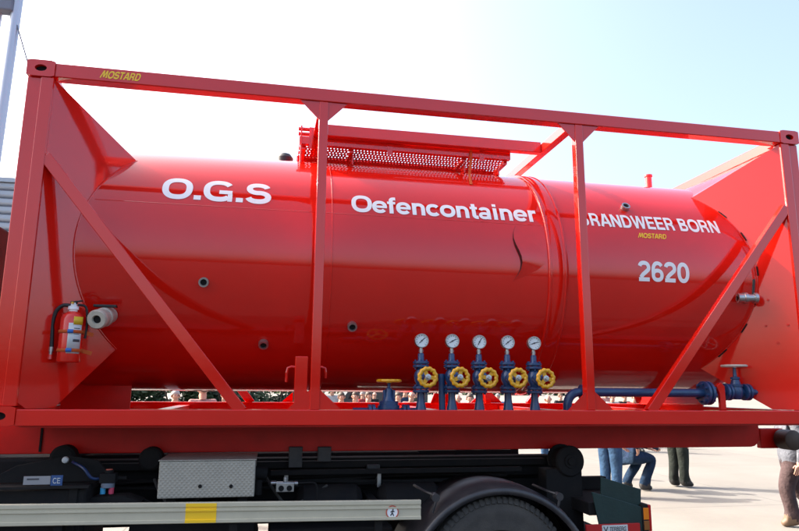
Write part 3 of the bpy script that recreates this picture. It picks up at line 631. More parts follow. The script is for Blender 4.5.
# towards the viewer
vd = (Vector((CP[0], CP[1], 0)) - Vector((ex, ey, 0))).normalized(); va = math.atan2(vd.dot(os_), vd.dot(on))
def wrap(name, m, a0, a1, z0_, z1_, r, parent):
    return MB().grid([[around(a0 + (a1 - a0) * k / 14, z, r) for k in range(15)] for z in (z0_, z1_)]).build(name, m, parent, smooth=True, solid=0.0015)
H = z1 - z0
wrap('paper_label', 'label', va - 0.25, va + 0.95, z0 + 0.17 * H, z0 + 0.77 * H, er + 0.0015, fe)
wrap('yellow_label', 'ylabel', va + 0.12, va + 1.0, z0 + 0.74 * H, z0 + 0.90 * H, er + 0.0028, fe)
for zf in (0.40, 0.55, 0.66): wrap('print_line', 'ink', va + 0.20, va + (0.72 if zf != 0.40 else 0.8), z0 + zf * H, z0 + (zf + (0.012 if zf != 0.40 else 0.05)) * H, er + 0.003, fe)
for zf in (0.20, 0.57):
    s_ = wrap('strap', 'orange', va - 1.9, va + 1.9, z0 + zf * H, z0 + (zf + 0.065) * H, er + 0.004, fe)
    wrap('buckle', 'blue_plastic', va - 0.28, va + 0.15, z0 + (zf - 0.005) * H, z0 + (zf + 0.07) * H, er + 0.008, s_)
    c = Vector((ex, ey, z0 + (zf + 0.02) * H)) + Vector((0.075, 0.02, 0))
    MB().bar(c + Vector((-0.015, 0, 0.008)), c + Vector((0.06, 0.0, -0.012)), (0, 0, 1), 0.026, 0.006).build('strap_end', 'orange', s_, bevel=0.002)
MB().lathe((ex, ey, z1 + 0.004), (0, 0, 1), [(0, 0.026), (0.012, 0.026), (0.014, 0.034), (0.035, 0.032), (0.038, 0.02), (0.06, 0.018)], 18).build('valve_head', 'white', fe, smooth=True)
MB().bar((ex - 0.02, ey, z1 + 0.066), (ex + 0.055, ey - 0.01, z1 + 0.078), (0, 1, 0), 0.024, 0.008).box(ex - 0.018, ex + 0.02, ey - 0.012, ey + 0.012, z1 + 0.055, z1 + 0.075).build('lever', 'black', fe, bevel=0.002)
MB().lathe((ex, ey - 0.02, z1 + 0.06), (0, -1, 0), [(0, 0.008), (0.02, 0.008)], 10).build('safety_pin', 'yellow', fe)
ls = Vector((-1, 0.05, 0)).normalized()
hp = [Vector((ex, ey, z1 + 0.045)) + ls * 0.02, Vector((ex, ey, z1 + 0.045)) + ls * 0.07 + Vector((0, 0, -0.002)), Vector((ex, ey, z1 + 0.0)) + ls * 0.108, Vector((ex, ey, z1 - 0.08)) + ls * 0.122, Vector((ex, ey, z0 + 0.2)) + ls * 0.118, Vector((ex, ey, z0 + 0.10)) + ls * 0.112]
def smoothpath(p, n=6):
    o_ = []
    for i in range(len(p) - 1):
        a, b, c, d_ = p[max(i-1, 0)], p[i], p[i+1], p[min(i+2, len(p)-1)]
        for k in range(n):
            t = k / n; o_.append(0.5 * ((2*b) + (-a + c) * t + (2*a - 5*b + 4*c - d_) * t*t + (-a + 3*b - 3*c + d_) * t**3))
    return o_ + [p[-1]]
hs = MB().tube(smoothpath(hp), 0.013, 10).build('hose', 'black', fe, smooth=True)
q = hp[-1]
MB().lathe(q, (0, 0, -1), [(0, 0.015), (0.03, 0.015), (0.03, 0.011), (0.05, 0.011)], 12).build('nozzle_ferrule', 'steel', hs, smooth=True)
MB().lathe(q + Vector((0, 0, -0.05)), (0, 0, -1), [(0, 0.013), (0.03, 0.016)], 12).build('nozzle', 'ext', hs, smooth=True)
hp = [Vector((ex + 0.025, ey, z1 + 0.05)), Vector((ex + 0.075, ey + 0.01, z1 + 0.035)), Vector((ex + 0.088, ey + 0.02, z1 - 0.08)), Vector((ex + 0.084, ey + 0.02, z0 + 0.16))]
MB().tube(smoothpath(hp), 0.008, 8).build('hose', 'black', fe, smooth=True)

# ================================================================ TRUCK
trk = thing('hooklift_truck', 'black hook lift truck chassis carrying the red tank container', 'truck', (2.2, W / 2, G))
def T(name, mb, m, parent=trk, **k): return mb.build(name, m, parent, **k)
for y0 in (0.80, 1.56):
    T('chassis_rail', MB().box(-2.9, 4.55, y0, y0 + 0.08, 0.62, 0.90), 'chassis', bevel=0.008)
    T('hooklift_rail', MB().box(0.15, 4.05, y0 - 0.04, y0 + 0.10, 0.93, 1.085), 'chassis', bevel=0.008)
    T('slide_rail', MB().box(-0.1, 3.95, y0 - 0.12, y0 - 0.06, 1.02, 1.07), 'chassis', bevel=0.004)
for x in (-2.4, -1.0, 0.3, 1.4, 2.5, 3.6, 4.3):
    T('cross_member', MB().box(x - 0.06, x + 0.06, 0.88, 1.56, 0.66, 0.86), 'chassis')
for y in (1.0, 1.44):
    T('lift_cylinder', MB().cyl((0.9, y, 0.98), (2.6, y, 0.99), 0.075, 22).cyl((2.6, y, 0.99), (3.4, y, 1.0), 0.04, 16), 'chassis', smooth=True)
T('hook_arm', MB().box(0.3, 3.0, 1.13, 1.31, 0.93, 1.09), 'chassis', bevel=0.01)
# guide rollers poking up in front of the red beam and the end roller
for u, v, r in ((65, 450, 0.085), (152, 451, 0.08)):
    p = on_y(u, v + 3, 0.56)
    T('guide_roller', MB().lathe((p.x, 0.50, p.z - 0.03), (0, 1, 0), [(0, r * 0.8), (0.012, r), (0.10, r), (0.112, r * 0.8)], 28), 'chassis', smooth=True)
p = on_y(569, 461, 0.45)
er_ = T('end_roller', MB().lathe((p.x, 0.42, p.z), (0, 1, 0), [(0, 0.05), (0.0, 0.108), (0.012, 0.118), (0.03, 0.118), (0.03, 0.095), (0.16, 0.095), (0.16, 0.118), (0.18, 0.118)], 36), 'chassis', smooth=True)
T('roller_hub', MB().lathe((p.x, 0.425, p.z), (0, -1, 0), [(0, 0.055), (0.015, 0.05), (0.016, 0.03), (0.03, 0.028)], 24), 'chassis', er_, smooth=True)
T('end_cheek', MB().box(p.x - 0.20, p.x + 0.10, 0.44, 0.60, 0.50, p.z - 0.06), 'chassis', bevel=0.006)
T('hook_mast', MB().box(-0.95, -0.5, 1.05, 1.39, 0.90, 2.9).box(-0.95, 0.3, 1.06, 1.38, 0.90, 1.12), 'chassis', bevel=0.02)
T('mast_cradle', MB().box(-1.05, 0.25, 0.62, 1.82, 0.88, 1.12), 'chassis', bevel=0.02)
T('fuel_tank', MB().box(-0.6, 1.1, 1.75, 2.36, 0.42, 0.98), 'chassis', bevel=0.05, seg=3)
T('battery_box', MB().box(1.3, 2.4, 1.75, 2.36, 0.42, 0.95), 'chassis', bevel=0.02)
T('gap_fill_plate', MB().box(-0.4, 2.55, 1.70, 1.72, 0.90, 1.143), 'chassis')  # added filler that stops sunlit ground showing through the frame gap
T('frame_plate', MB().box(0.8, 4.0, 0.885, 0.895, 0.60, 0.93), 'chassis')
# side boxes behind the guard rail
T('hydraulic_tank', MB().box(-0.95, 0.60, 0.14, 0.72, 0.42, 0.985), 'chassis', bevel=0.03, seg=3)
T('oil_tank_strap', MB().box(0.50, 0.55, 0.128, 0.73, 0.41, 0.983), 'chassis', bevel=0.004)
T('tank_flange', MB().box(-0.95, 0.62, 0.10, 0.137, 0.985, 1.0), 'chassis')
p0_, p1_ = on_y(24, 476.5, 0.137), on_y(50, 484.5, 0.137)
npl = T('name_plate', MB().box(p0_.x, p1_.x, 0.134, 0.1395, p1_.z, p0_.z), mat('plate_grey', (0.27, 0.27, 0.28), 0.5))
T('print_line', MB().box(p0_.x + 0.02, p0_.x + 0.09, 0.132, 0.1338, p0_.z - 0.022, p0_.z - 0.013), 'ink', npl)
q0, q1 = on_y(51.5, 475.5, 0.137), on_y(62, 486.5, 0.137)
ce = T('warning_sticker', MB().box(q0.x, q1.x, 0.134, 0.1395, q1.z, q0.z), 'bluetape')
lettering('CE', 'lettering', 'label', ce, lambda x, h, e: (q0.x + 0.012 + x, 0.1325 - e, q1.z + 0.018 + h), q1.x - q0.x - 0.024, 0.035, weight=0.7)
p = on_y(64, 460.5, 0.30)
T('filler_cap', MB().lathe((p.x, 0.33, p.z), (0, -1, 0), [(0, 0.022), (0.014, 0.019), (0.02, 0.010)], 18), 'label', smooth=True)
T('arm_plate', MB().prism([(-0.1, 0.36, 0.99), (0.72, 0.36, 0.99), (0.60, 0.36, 1.13), (0.42, 0.36, 1.16), (0.1, 0.36, 1.10)], (0, 0.02, 0)), 'chassis', bevel=0.004)
# air valve cluster
p = on_y(108, 482, 0.28)
av = T('air_valve', MB().box(p.x - 0.05, p.x + 0.05, 0.25, 0.33, p.z - 0.005, p.z + 0.055).cyl((p.x, 0.29, p.z + 0.055), (p.x, 0.29, p.z + 0.075), 0.03, 14).box(p.x - 0.11, p.x + 0.11, 0.30, 0.32, p.z + 0.01, p.z + 0.03), 'chassis', bevel=0.004)
T('valve_bowl', MB().cyl((p.x, 0.285, p.z - 0.035), (p.x, 0.285, p.z - 0.006), 0.042, 18), 'lampgrey', av, smooth=True)
T('cap', MB().cyl((p.x - 0.026, 0.275, p.z - 0.075), (p.x - 0.026, 0.275, p.z - 0.036), 0.017, 12), 'cyan', av, smooth=True)
T('cap', MB().cyl((p.x + 0.026, 0.275, p.z - 0.075), (p.x + 0.026, 0.275, p.z - 0.036), 0.017, 12), 'pink', av, smooth=True)
T('cap', MB().lathe((p.x, 0.29, p.z + 0.075), (0, 0, 1), [(0, 0.022), (0.006, 0.020)], 14), 'ringred', av)
T('air_hose', MB().tube(smoothpath([Vector((p.x - 0.05, 0.28, p.z + 0.02)), Vector((p.x - 0.10, 0.26, p.z + 0.03)), Vector((p.x - 0.16, 0.28, p.z + 0.09)), Vector((p.x - 0.25, 0.36, p.z + 0.12))]), 0.010, 8), 'navy', av, smooth=True)
T('bracket', MB().prism([(p.x - 0.22, 0.24, 0.87), (p.x + 0.22, 0.24, 0.87), (p.x + 0.12, 0.24, p.z - 0.09), (p.x - 0.06, 0.24, p.z - 0.09)], (0, 0.18, 0)), 'chassis')
# chequer plate tool box
b0, b1 = on_y(159.5, 461.5, 0.15), on_y(254, 497, 0.15)
tb = T('tool_box', MB().box(b0.x, b1.x, 0.15, 0.60, b1.z, b0.z), 'chequer', bevel=0.006)
T('lid_edge', MB().box(b0.x - 0.006, b1.x + 0.006, 0.142, 0.61, b0.z + 0.001, b0.z + 0.007), 'chequer', tb, bevel=0.002)
for u in (200, 231):
    q = on_y(u, 486.5, 0.145)
    T('lock', MB().lathe((q.x, 0.15, q.z), (0, -1, 0), [(0, 0.012), (0.006, 0.012), (0.006, 0.006), (0.010, 0.005)], 14), 'chassis', tb, smooth=True)
for xb in (b0.x + 0.05, b1.x - 0.11): T('box_bracket', MB().box(xb, xb + 0.06, 0.22, 0.80, b1.z - 0.05, b1.z - 0.002), 'chassis')
# brake valve block with lines
p = on_y(285, 487, 0.30)
vb = T('valve_block', MB().box(p.x - 0.062, p.x + 0.062, 0.29, 0.36, p.z - 0.034, p.z + 0.030).cyl((p.x, 0.32, p.z + 0.03), (p.x, 0.32, p.z + 0.06), 0.014, 10).cyl((p.x + 0.062, 0.32, p.z + 0.02), (p.x + 0.09, 0.32, p.z + 0.02), 0.016, 10).cyl((p.x - 0.10, 0.32, p.z + 0.025), (p.x - 0.06, 0.32, p.z + 0.025), 0.014, 10), 'steel', bevel=0.006)
for dx in (-0.026, 0.03):
    T('port', MB().lathe((p.x + dx, 0.289, p.z - 0.008), (0, -1, 0), [(0, 0.019), (0.006, 0.019)], 16), 'hole', vb)
T('brake_line', MB().tube(smoothpath([Vector((p.x + 0.09, 0.32, p.z + 0.02)), Vector((p.x + 0.20, 0.32, p.z + 0.02)), Vector((p.x + 0.225, 0.32, p.z - 0.02)), Vector((p.x + 0.225, 0.32, p.z - 0.09)), Vector((p.x + 0.19, 0.32, p.z - 0.115)), Vector((p.x - 0.2, 0.32, p.z - 0.13)), Vector((p.x - 0.75, 0.34, p.z - 0.125)), Vector((p.x - 1.0, 0.4, p.z - 0.05))]), 0.007, 8), 'chassis', smooth=True)
p = on_y(258, 486, 0.34)
T('solenoid', MB().cyl((p.x, 0.36, p.z - 0.06), (p.x, 0.36, p.z + 0.04), 0.03, 14).cyl((p.x - 0.04, 0.36, p.z + 0.09), (p.x + 0.06, 0.36, p.z + 0.08), 0.045, 14), 'chassis', smooth=True)
for x in (1.95, 2.55):
    T('air_reservoir', MB().lathe((x - 0.02, 0.52, 0.80), (1, 0, 0), [(0, 0.02), (0.02, 0.09), (0.06, 0.125), (0.44, 0.125), (0.48, 0.09), (0.50, 0.02)], 28), 'chassis', smooth=True)
for u, vtop, vbot in ((295, 447, 468), (324, 447, 462), (373, 465, 472)):
    a, b = on_y(u - 6, vtop, 0.62), on_y(u + 7, vbot, 0.62)
    T('bracket', MB().box(a.x, b.x, 0.62, 0.66, b.z, a.z), 'mud', bevel=0.006)
T('storage_box', MB().box(1.75, 2.62, 0.30, 0.78, 0.22, 0.66), 'chassis', bevel=0.02)
T('silencer', MB().lathe((0.80, 0.56, 0.52), (1, 0, 0), [(0, 0.1), (0.03, 0.24), (0.06, 0.26), (0.82, 0.26), (0.85, 0.24), (0.88, 0.1)], 30), 'chassis', smooth=True)
T('cable_tray', MB().box(1.75, 3.7, 0.56, 0.60, 0.985, 1.02), 'chassis', bevel=0.003)
for k in range(5):
    z = 0.90 + 0.016 * k
    pts = [Vector((-0.6 + 0.42 * i, 0.66 + 0.02 * math.sin(i * 1.3 + k), z + 0.015 * math.sin(i * 0.9 + 2 * k))) for i in range(11)]
    T('hydraulic_line', MB().tube(smoothpath(pts, 4), 0.009, 6), 'chassis', smooth=True)

for k in range(16):
    x = 0.95 + 0.185 * k
    T('bolt_head', MB().lathe((x, 0.76, 0.965), (0, -1, 0), [(0, 0.014), (0.010, 0.014)], 6), 'chassis')
for k in range(2):
    x0_ = (1.72, 0.95)[k]; r_ = random.Random(k + 5)
    pts = [Vector((x0_, 0.50, 0.98)), Vector((x0_ + 0.06, 0.42, 0.90)), Vector((x0_ + 0.16, 0.40, 0.82 - 0.03 * r_.random())), Vector((x0_ + 0.30, 0.42, 0.80 + 0.06 * r_.random())), Vector((x0_ + 0.44, 0.48, 0.92))]
    T('air_hose', MB().tube(smoothpath(pts), 0.011, 8), 'rubber', smooth=True)
for x in (1.05, 1.85, 2.55):
    T('hose_clip', MB().box(x, x + 0.03, 0.60, 0.70, 0.88, 1.0), 'steel', bevel=0.003)
# side guard: grooved aluminium profile with tape and sticker
gx0, gx1 = -1.05, on_y(421, 510, 0.02).x
gzt, gzb = 0.876, 0.750; gz = lambda t: gzb + (gzt - gzb) * t; GS = 0.013   # the guard hangs a little higher towards the cab
prof_ = [(0.05, 0), (0.022, 0), (0.018, 0.03), (0.018, 0.16), (0.026, 0.18), (0.026, 0.56), (0.018, 0.58), (0.018, 0.66), (0.026, 0.68), (0.026, 0.78), (0.018, 0.80), (0.018, 0.97), (0.022, 1), (0.05, 1)]
sg_ = T('side_guard', MB().prism([(gx0, y, gz(t) + GS * (gx1 - gx0)) for y, t in prof_], (gx1 - gx0, 0, -GS * (gx1 - gx0))), 'alu')
t0, t1 = on_y(185.5, 510, 0.017).x, on_y(216.5, 510, 0.017).x
o = T('reflective_tape', MB().prism([(t0, y - 0.0015, gz(t) + GS * (gx1 - t0)) for y, t in prof_[2:12]] + [(t0, y + 0.001, gz(t) + GS * (gx1 - t0)) for y, t in reversed(prof_[2:12])], (t1 - t0, 0, -GS * (t1 - t0))), 'yellow_vinyl', sg_)
o['label'] = 'yellow reflective patch on the side guard'
q = on_y(392.5, 515.5, 0.015); q.z = gz(0.42)
sk = T('sticker', MB().lathe((q.x, 0.0245, q.z), (0, -1, 0), [(0, 0.040), (0.0015, 0.040)], 32), 'white', sg_)
T('sticker_ring', MB().torus((q.x, 0.0225, q.z), (0, 1, 0), 0.040, 0.004, 36, 6), 'ringred', sk)
n = MB(); cz = q.z
n.cyl((q.x + 0.004, 0.0228, cz + 0.020), (q.x + 0.004, 0.0215, cz + 0.020), 0.006, 10)
for a, b in (((0.003, 0.013), (0.000, -0.004)), ((0.000, -0.004), (0.010, -0.024)), ((0.000, -0.004), (-0.012, -0.022)), ((0.003, 0.010), (-0.012, 0.000)), ((0.003, 0.010), (0.014, 0.002))):
    n.bar((q.x + a[0], 0.0222, cz + a[1]), (q.x + b[0], 0.0222, cz + b[1]), (0, 1, 0), 0.001, 0.007)
T('pictogram', n, 'ink', sk)
for x in (-0.6, 0.45, 1.5, 2.45):
    T('guard_bracket', MB().box(x, x + 0.06, 0.052, 0.80, 0.79, 0.84), 'chassis', bevel=0.004)
T('lower_guard', MB().prism([(gx0, y, 0.46 + 0.11 * t) for y, t in prof_], (gx1 - gx0, 0, 0)), 'alu')
for x in (-0.6, 0.45, 1.5, 2.45):
    T('guard_upright', MB().box(x, x + 0.05, 0.055, 0.09, 0.46, 0.875), 'chassis')

# wheels
def make_wheel(xc, side, dual):
    zc_ = G + 0.515; yo = 0.03 if side == 0 else W - 0.03; sg = 1 if side == 0 else -1
    roots = []
    wh = MB().lathe((xc, yo + sg * 0.06, zc_), (0, sg, 0), [(0.10, 0.01), (0.10, 0.10), (0.02, 0.12), (0.02, 0.165), (0.10, 0.19), (0.12, 0.25), (0.02, 0.275), (0.01, 0.29), (0.03, 0.292), (0.20, 0.27)], 40, cap=False).build('wheel', 'steel', trk, smooth=True, angle=40)
    for kk in range(2 if dual else 1):
        y = yo + sg * (0.31 * kk)
        tp = [(0.02, 0.285), (0.0, 0.30), (-0.002, 0.34), (0.006, 0.38), (0.002, 0.40), (0.008, 0.44), (0.02, 0.475), (0.022, 0.49), (0.035, 0.505), (0.06, 0.515), (0.09, 0.517), (0.095, 0.506), (0.105, 0.506), (0.11, 0.518), (0.15, 0.52), (0.19, 0.518), (0.195, 0.506), (0.205, 0.506), (0.21, 0.517), (0.24, 0.515), (0.265, 0.505), (0.28, 0.475), (0.295, 0.42), (0.298, 0.34), (0.28, 0.285)]
        t_ = MB().lathe((xc, y, zc_), (0, sg, 0), tp, 72, cap=False)
        for k in range(72):
            an = 2 * math.pi * k / 72; e = Vector((math.cos(an), 0, math.sin(an))); c = Vector((xc, y, zc_))
            t_.bar(c + e * 0.470 + Vector((0, sg * 0.016, 0)), c + e * 0.510 + Vector((0, sg * 0.040, 0)), e.cross(Vector((0, 1, 0))), 0.026, 0.018)
        t_.build('tyre', 'rubber', wh, smooth=True, angle=40)
    nut = None
    for k in range(10):
        an = 2 * math.pi * k / 10; dx, dz = 0.145 * math.cos(an), 0.145 * math.sin(an)
        if nut is None: nut = MB().cyl((xc + dx, yo + sg * 0.085, zc_ + dz), (xc + dx, yo + sg * 0.05, zc_ + dz), 0.016, 6).build('wheel_nut', 'steel', wh); d0 = (dx, dz)
        else:
            c = nut.copy(); COL.objects.link(c); c.parent = wh; c.location = (dx - d0[0], 0, dz - d0[1])
    return wh
WX = on_y(500, 500, 0.03).x
for side in (0, 1):
    make_wheel(WX, side, True); make_wheel(WX - 4.6, side, False)
T('rear_axle', MB().cyl((WX, 0.4, G + 0.515), (WX, W - 0.4, G + 0.515), 0.09, 18).lathe((WX, TY, G + 0.515), (0, 1, 0), [(-0.2, 0.1), (-0.12, 0.2), (0.12, 0.2), (0.2, 0.1)], 24), 'chassis', smooth=True)
T('front_axle', MB().cyl((WX - 4.6, 0.3, G + 0.48), (WX - 4.6, W - 0.3, G + 0.48), 0.06, 14), 'chassis', smooth=True)
# mudguard: arched shell with a rolled outer lip
mc = Vector((on_y(500, 500, 0.02).x + 0.01, 0, 0.255)); mr_ = 0.690
for side in (0, 1):
    y0, y1 = (0.012, 0.62) if side == 0 else (W - 0.012, W - 0.62)
    angs = [rad(-12 + 204 * k / 48) for k in range(49)]
    rows = [[Vector((mc.x + r * math.cos(a), y, mc.z + r * math.sin(a))) for a in angs] for y, r in ((y0, mr_ - 0.045), (y0 - 0.004 * (1 if side == 0 else -1), mr_ - 0.012), (y0 + 0.012 * (1 if side == 0 else -1), mr_), (y0 + (y1 - y0) * 0.12, mr_ + 0.006), (y0 + (y1 - y0) * 0.16, mr_ + 0.018), (y0 + (y1 - y0) * 0.5, mr_ + 0.022), (y1, mr_ + 0.018))]
    mg = MB().grid(rows).build('mudguard', 'mud', trk, smooth=True, angle=70, solid=0.006)
    if side == 0:
        for u, v in ((436, 498), (560, 497)):
            q = on_y(u, v, 0.05)
            T('mudguard_stay', MB().tube(smoothpath([Vector((q.x - 0.10, 0.30, q.z + 0.05)), Vector((q.x - 0.06, 0.16, q.z + 0.03)), Vector((q.x, 0.07, q.z)), Vector((q.x - 0.02, 0.07, q.z - 0.10))]), 0.010, 8).cyl((q.x, 0.05, q.z), (q.x, 0.11, q.z), 0.028, 12), 'mud', smooth=True)
# tail: dark green panel, marker board and lamp
a0 = on_y(601, 477, 0.14); a1 = on_y(641, 489.5, 0.14); a2 = on_y(641, 509, 0.14); a3 = on_y(601, 496, 0.14)
tp_ = T('tail_panel', MB().prism([a0, a1, a2, a3], (0, 0.012, 0)), 'green', bevel=0.003)
c0 = on_y(592, 492, 0.11); c1 = on_y(641.5, 507, 0.11); zl = on_y(641, 531, 0.11).z - 0.22
T('mud_flap', MB().prism([(c0.x, 0.11, c0.z), (c1.x, 0.11, c1.z), (c1.x, 0.11, zl), (c0.x + 0.10, 0.11, zl), (c0.x + 0.03, 0.11, c0.z - 0.16)], (0, 0.012, 0)), 'green', bevel=0.003)
T('tail_crossbar', MB().box(a0.x - 0.1, a1.x, 0.155, W - 0.155, a2.z - 0.04, a2.z + 0.05), 'chassis', bevel=0.005)
mb0 = on_y(586.5, 527.5, 0.08); mb1 = on_y(640, 520.8, 0.08); hb = 0.085
zt0 = 0.668
board = T('marker_board', MB().box(mb0.x, mb1.x, 0.082, 0.10, zt0 - hb, zt0), 'redtape', bevel=0.002)
xw0, xw1 = on_y(602, 524, 0.08).x, on_y(627.5, 524, 0.08).x
T('white_field', MB().box(xw0, xw1, 0.0795, 0.0815, zt0 - 0.062, zt0 - 0.006), 'label', board)
lettering('TERBERG', 'lettering', 'ink', board, lambda x, h, e: (xw0 + 0.055 + x, 0.0785 - e, zt0 - 0.048 + h), xw1 - xw0 - 0.070, 0.030, 0.15)
T('emblem', MB().bar((xw0 + 0.012, 0.079, zt0 - 0.016), (xw0 + 0.028, 0.079, zt0 - 0.048), (0, 1, 0), 0.001, 0.007).bar((xw0 + 0.044, 0.079, zt0 - 0.016), (xw0 + 0.028, 0.079, zt0 - 0.048), (0, 1, 0), 0.001, 0.007), 'ink', board)
T('blue_field', MB().box(xw0, xw1, 0.0795, 0.0815, zt0 - hb + 0.003, zt0 - 0.064), 'blue_plastic', board)
T('bumper_bar', MB().box(mb0.x + 0.02, mb1.x, 0.14, W - 0.14, 0.40, 0.52), 'chassis', bevel=0.01)
l0 = on_y(641.5, 506, 0.11); l1 = on_y(650, 529, 0.11)
lamp = T('rear_lamp', MB().box(l0.x, l1.x - 0.012, 0.10, 0.50, l1.z - 0.02, l0.z + 0.012), 'chassis', bevel=0.006)
T('side_marker', MB().box(l0.x + 0.006, l0.x + 0.048, 0.0955, 0.101, l0.z - 0.095, l0.z - 0.012), 'amber', lamp, bevel=0.002)
T('side_marker', MB().box(l0.x + 0.006, l0.x + 0.048, 0.0955, 0.101, l1.z - 0.005, l0.z - 0.103), mat('brown_lens', (0.25, 0.09, 0.02), 0.25), lamp, bevel=0.002)
T('tail_lens', MB().box(l1.x - 0.011, l1.x + 0.012, 0.098, 0.48, l1.z - 0.015, l0.z + 0.008), 'redlens', lamp, bevel=0.005)
# cab (left of the picture, just out of frame)
cx0, cx1 = -3.15, -1.15
poly = [(cx1, 0.06, 0.45), (cx1, 0.06, 2.62), (cx1 - 0.1, 0.06, 2.70), (cx0 + 0.45, 0.06, 2.70), (cx0 + 0.12, 0.06, 1.75), (cx0, 0.06, 1.60), (cx0, 0.06, 0.35), (cx0 + 0.45, 0.06, 0.35), (cx0 + 0.62, 0.06, 0.92), (cx0 + 1.45, 0.06, 0.92), (cx0 + 1.6, 0.06, 0.45)]
cab = T('cab', MB().prism(poly, (0, W - 0.12, 0)), 'cabpaint', bevel=0.04, seg=3)
for y in (0.052, W - 0.06):
    T('side_window', MB().prism([(cx0 + 0.42, y, 1.70), (cx0 + 1.35, y, 1.62), (cx0 + 1.35, y, 2.40), (cx0 + 0.62, y, 2.40)], (0, 0.008, 0)), 'glass', cab)
    T('door_handle', MB().box(cx0 + 1.18, cx0 + 1.33, y - 0.01, y + 0.018, 1.36, 1.40), 'black', cab)
T('windscreen', MB().prism([(cx0 + 0.125, 0.22, 1.80), (cx0 + 0.125, W - 0.22, 1.80), (cx0 + 0.40, W - 0.25, 2.58), (cx0 + 0.40, 0.25, 2.58)], (-0.012, 0, 0.004)), 'glass', cab)

# ================================================================ PEOPLE
skin_m = mat('skin', (0.50, 0.27, 0.19), 0.5); shoe_m = mat('brown_shoe', (0.16, 0.10, 0.06), 0.6); shoe_k = mat('black_shoe', (0.02, 0.02, 0.02), 0.5)
def cloth(name, c):
    m = mat(name, c, 0.92, var=0.45, var_scale=7, bump=1.0, bump_scale=9, spec=0.2)
    for n_ in m.node_tree.nodes:
        if n_.type == 'BUMP': n_.inputs['Distance'].default_value = 0.035
    return m
def person(label, foot, face, cloths, pose=None, scale=1.0, hair=(0.06, 0.04, 0.025), bald=False, shoes=None, group=None, bulk=1.12, hem=-0.05):
    """one continuous skinned body; local frame: +y forward, +x right; cloths = (top, trousers)"""
    J = dict(pel=(0,0,.96), wai=(0,.01,1.10), che=(0,.015,1.32), nb=(0,0,1.475), hb=(0,.02,1.56), hm=(0,.03,1.645), ht=(0,.015,1.735),
             nose=(0,.125,1.625), chin=(0,.085,1.555),
             rs=(.185,0,1.425), re=(.25,-.03,1.14), rw=(.26,.05,.90), ls=(-.185,0,1.425), le=(-.25,-.03,1.14), lw=(-.26,.05,.90),
             rh=(.095,0,.90), rk=(.105,.02,.50), ra=(.11,-.02,.09), rt=(.135,.205,.042), lh=(-.095,0,.90), lk=(-.105,.02,.50), la=(-.11,-.02,.09), lt=(-.135,.205,.042))
    if pose: J.update(pose)
    R = dict(pel=(.165,.125), wai=(.150,.115), che=(.175,.125), nb=(.060,.062), hb=(.064,.075), hm=(.078,.098), ht=(.055,.07), nose=(.014,.014), chin=(.03,.03),
             rs=(.078,.075), re=(.054,.054), rw=(.034,.030), ls=(.078,.075), le=(.054,.054), lw=(.034,.030),
             rh=(.105,.11), rk=(.078,.080), ra=(.060,.062), rt=(.050,.040), lh=(.105,.11), lk=(.078,.080), la=(.060,.062), lt=(.050,.040))
    for k_ in ('rh','rk','ra','lh','lk','la','rs','re','ls','le','wai','che'): R[k_] = tuple(q_ * bulk for q_ in R[k_])
    E_ = [('pel','wai'),('wai','che'),('che','nb'),('nb','hb'),('hb','hm'),('hm','ht'),('hm','nose'),('hb','chin'),('che','rs'),('rs','re'),('re','rw'),('che','ls'),('ls','le'),('le','lw'),
          ('pel','rh'),('rh','rk'),('rk','ra'),('ra','rt'),('pel','lh'),('lh','lk'),('lk','la'),('la','lt')]
    for s in 'rl':                      # palm, four fingers and thumb
        wv = Vector(J[s+'w']); fd = (wv - Vector(J[s+'e'])).normalized(); sx = 1 if s == 'r' else -1
        fw = Vector((0, 1, 0)); fw = (fw - fd * fw.dot(fd)).normalized(); inn = Vector((-sx, 0, 0)); inn = (inn - fd * inn.dot(fd)).normalized()
        J[s+'p'] = tuple(wv + fd * 0.075); R[s+'p'] = (.026, .036); E_.append((s+'w', s+'p'))
        for i, (o_, ln) in enumerate(((.030, .075), (.010, .085), (-.010, .080), (-.029, .062))):
            k1, k2, k3 = f'{s}f{i}a', f'{s}f{i}b', f'{s}f{i}c'
            b_ = wv + fd * 0.095 + fw * o_
            J[k1] = tuple(b_); J[k2] = tuple(b_ + fd * ln * 0.5 + inn * 0.006); J[k3] = tuple(b_ + fd * ln * 0.9 + inn * 0.026)
            R[k1] = (.010, .010); R[k2] = (.0090, .0090); R[k3] = (.0075, .0075); E_ += [(s+'p', k1), (k1, k2), (k2, k3)]
        J[s+'ta'] = tuple(wv + fd * 0.045 + fw * 0.040 + inn * 0.008); J[s+'tb'] = tuple(wv + fd * 0.090 + fw * 0.056 + inn * 0.022)
        R[s+'ta'] = (.012, .012); R[s+'tb'] = (.009, .009); E_ += [(s+'p', s+'ta'), (s+'ta', s+'tb')]
    for s in 'rl':
        av_ = Vector(J[s+'a']); tv_ = Vector(J[s+'t']); dv_ = (tv_ - av_); dv_.z = 0; dv_.normalize()
        J[s+'hl'] = tuple(av_ - dv_ * 0.055 + Vector((0, 0, min(-0.02, tv_.z - av_.z)))); R[s+'hl'] = (.042, .040); E_.append((s+'a', s+'hl'))
    keys = list(J); idx = {k: i for i, k in enumerate(keys)}
    me = bpy.data.meshes.new('body'); me.from_pydata([J[k] for k in keys], [(idx[a], idx[b]) for a, b in E_], []); me.update()
    o = bpy.data.objects.new('body', me); COL.objects.link(o)
    o.modifiers.new('skin', 'SKIN').use_smooth_shade = True
    sv = me.skin_vertices[0].data
    for k in keys: sv[idx[k]].radius = R[k]; sv[idx[k]].use_root = (k == 'pel')
    ss = o.modifiers.new('sub', 'SUBSURF'); ss.levels = 2; ss.render_levels = 2
    dg = bpy.context.evaluated_depsgraph_get(); bme = bpy.data.meshes.new_from_object(o.evaluated_get(dg))
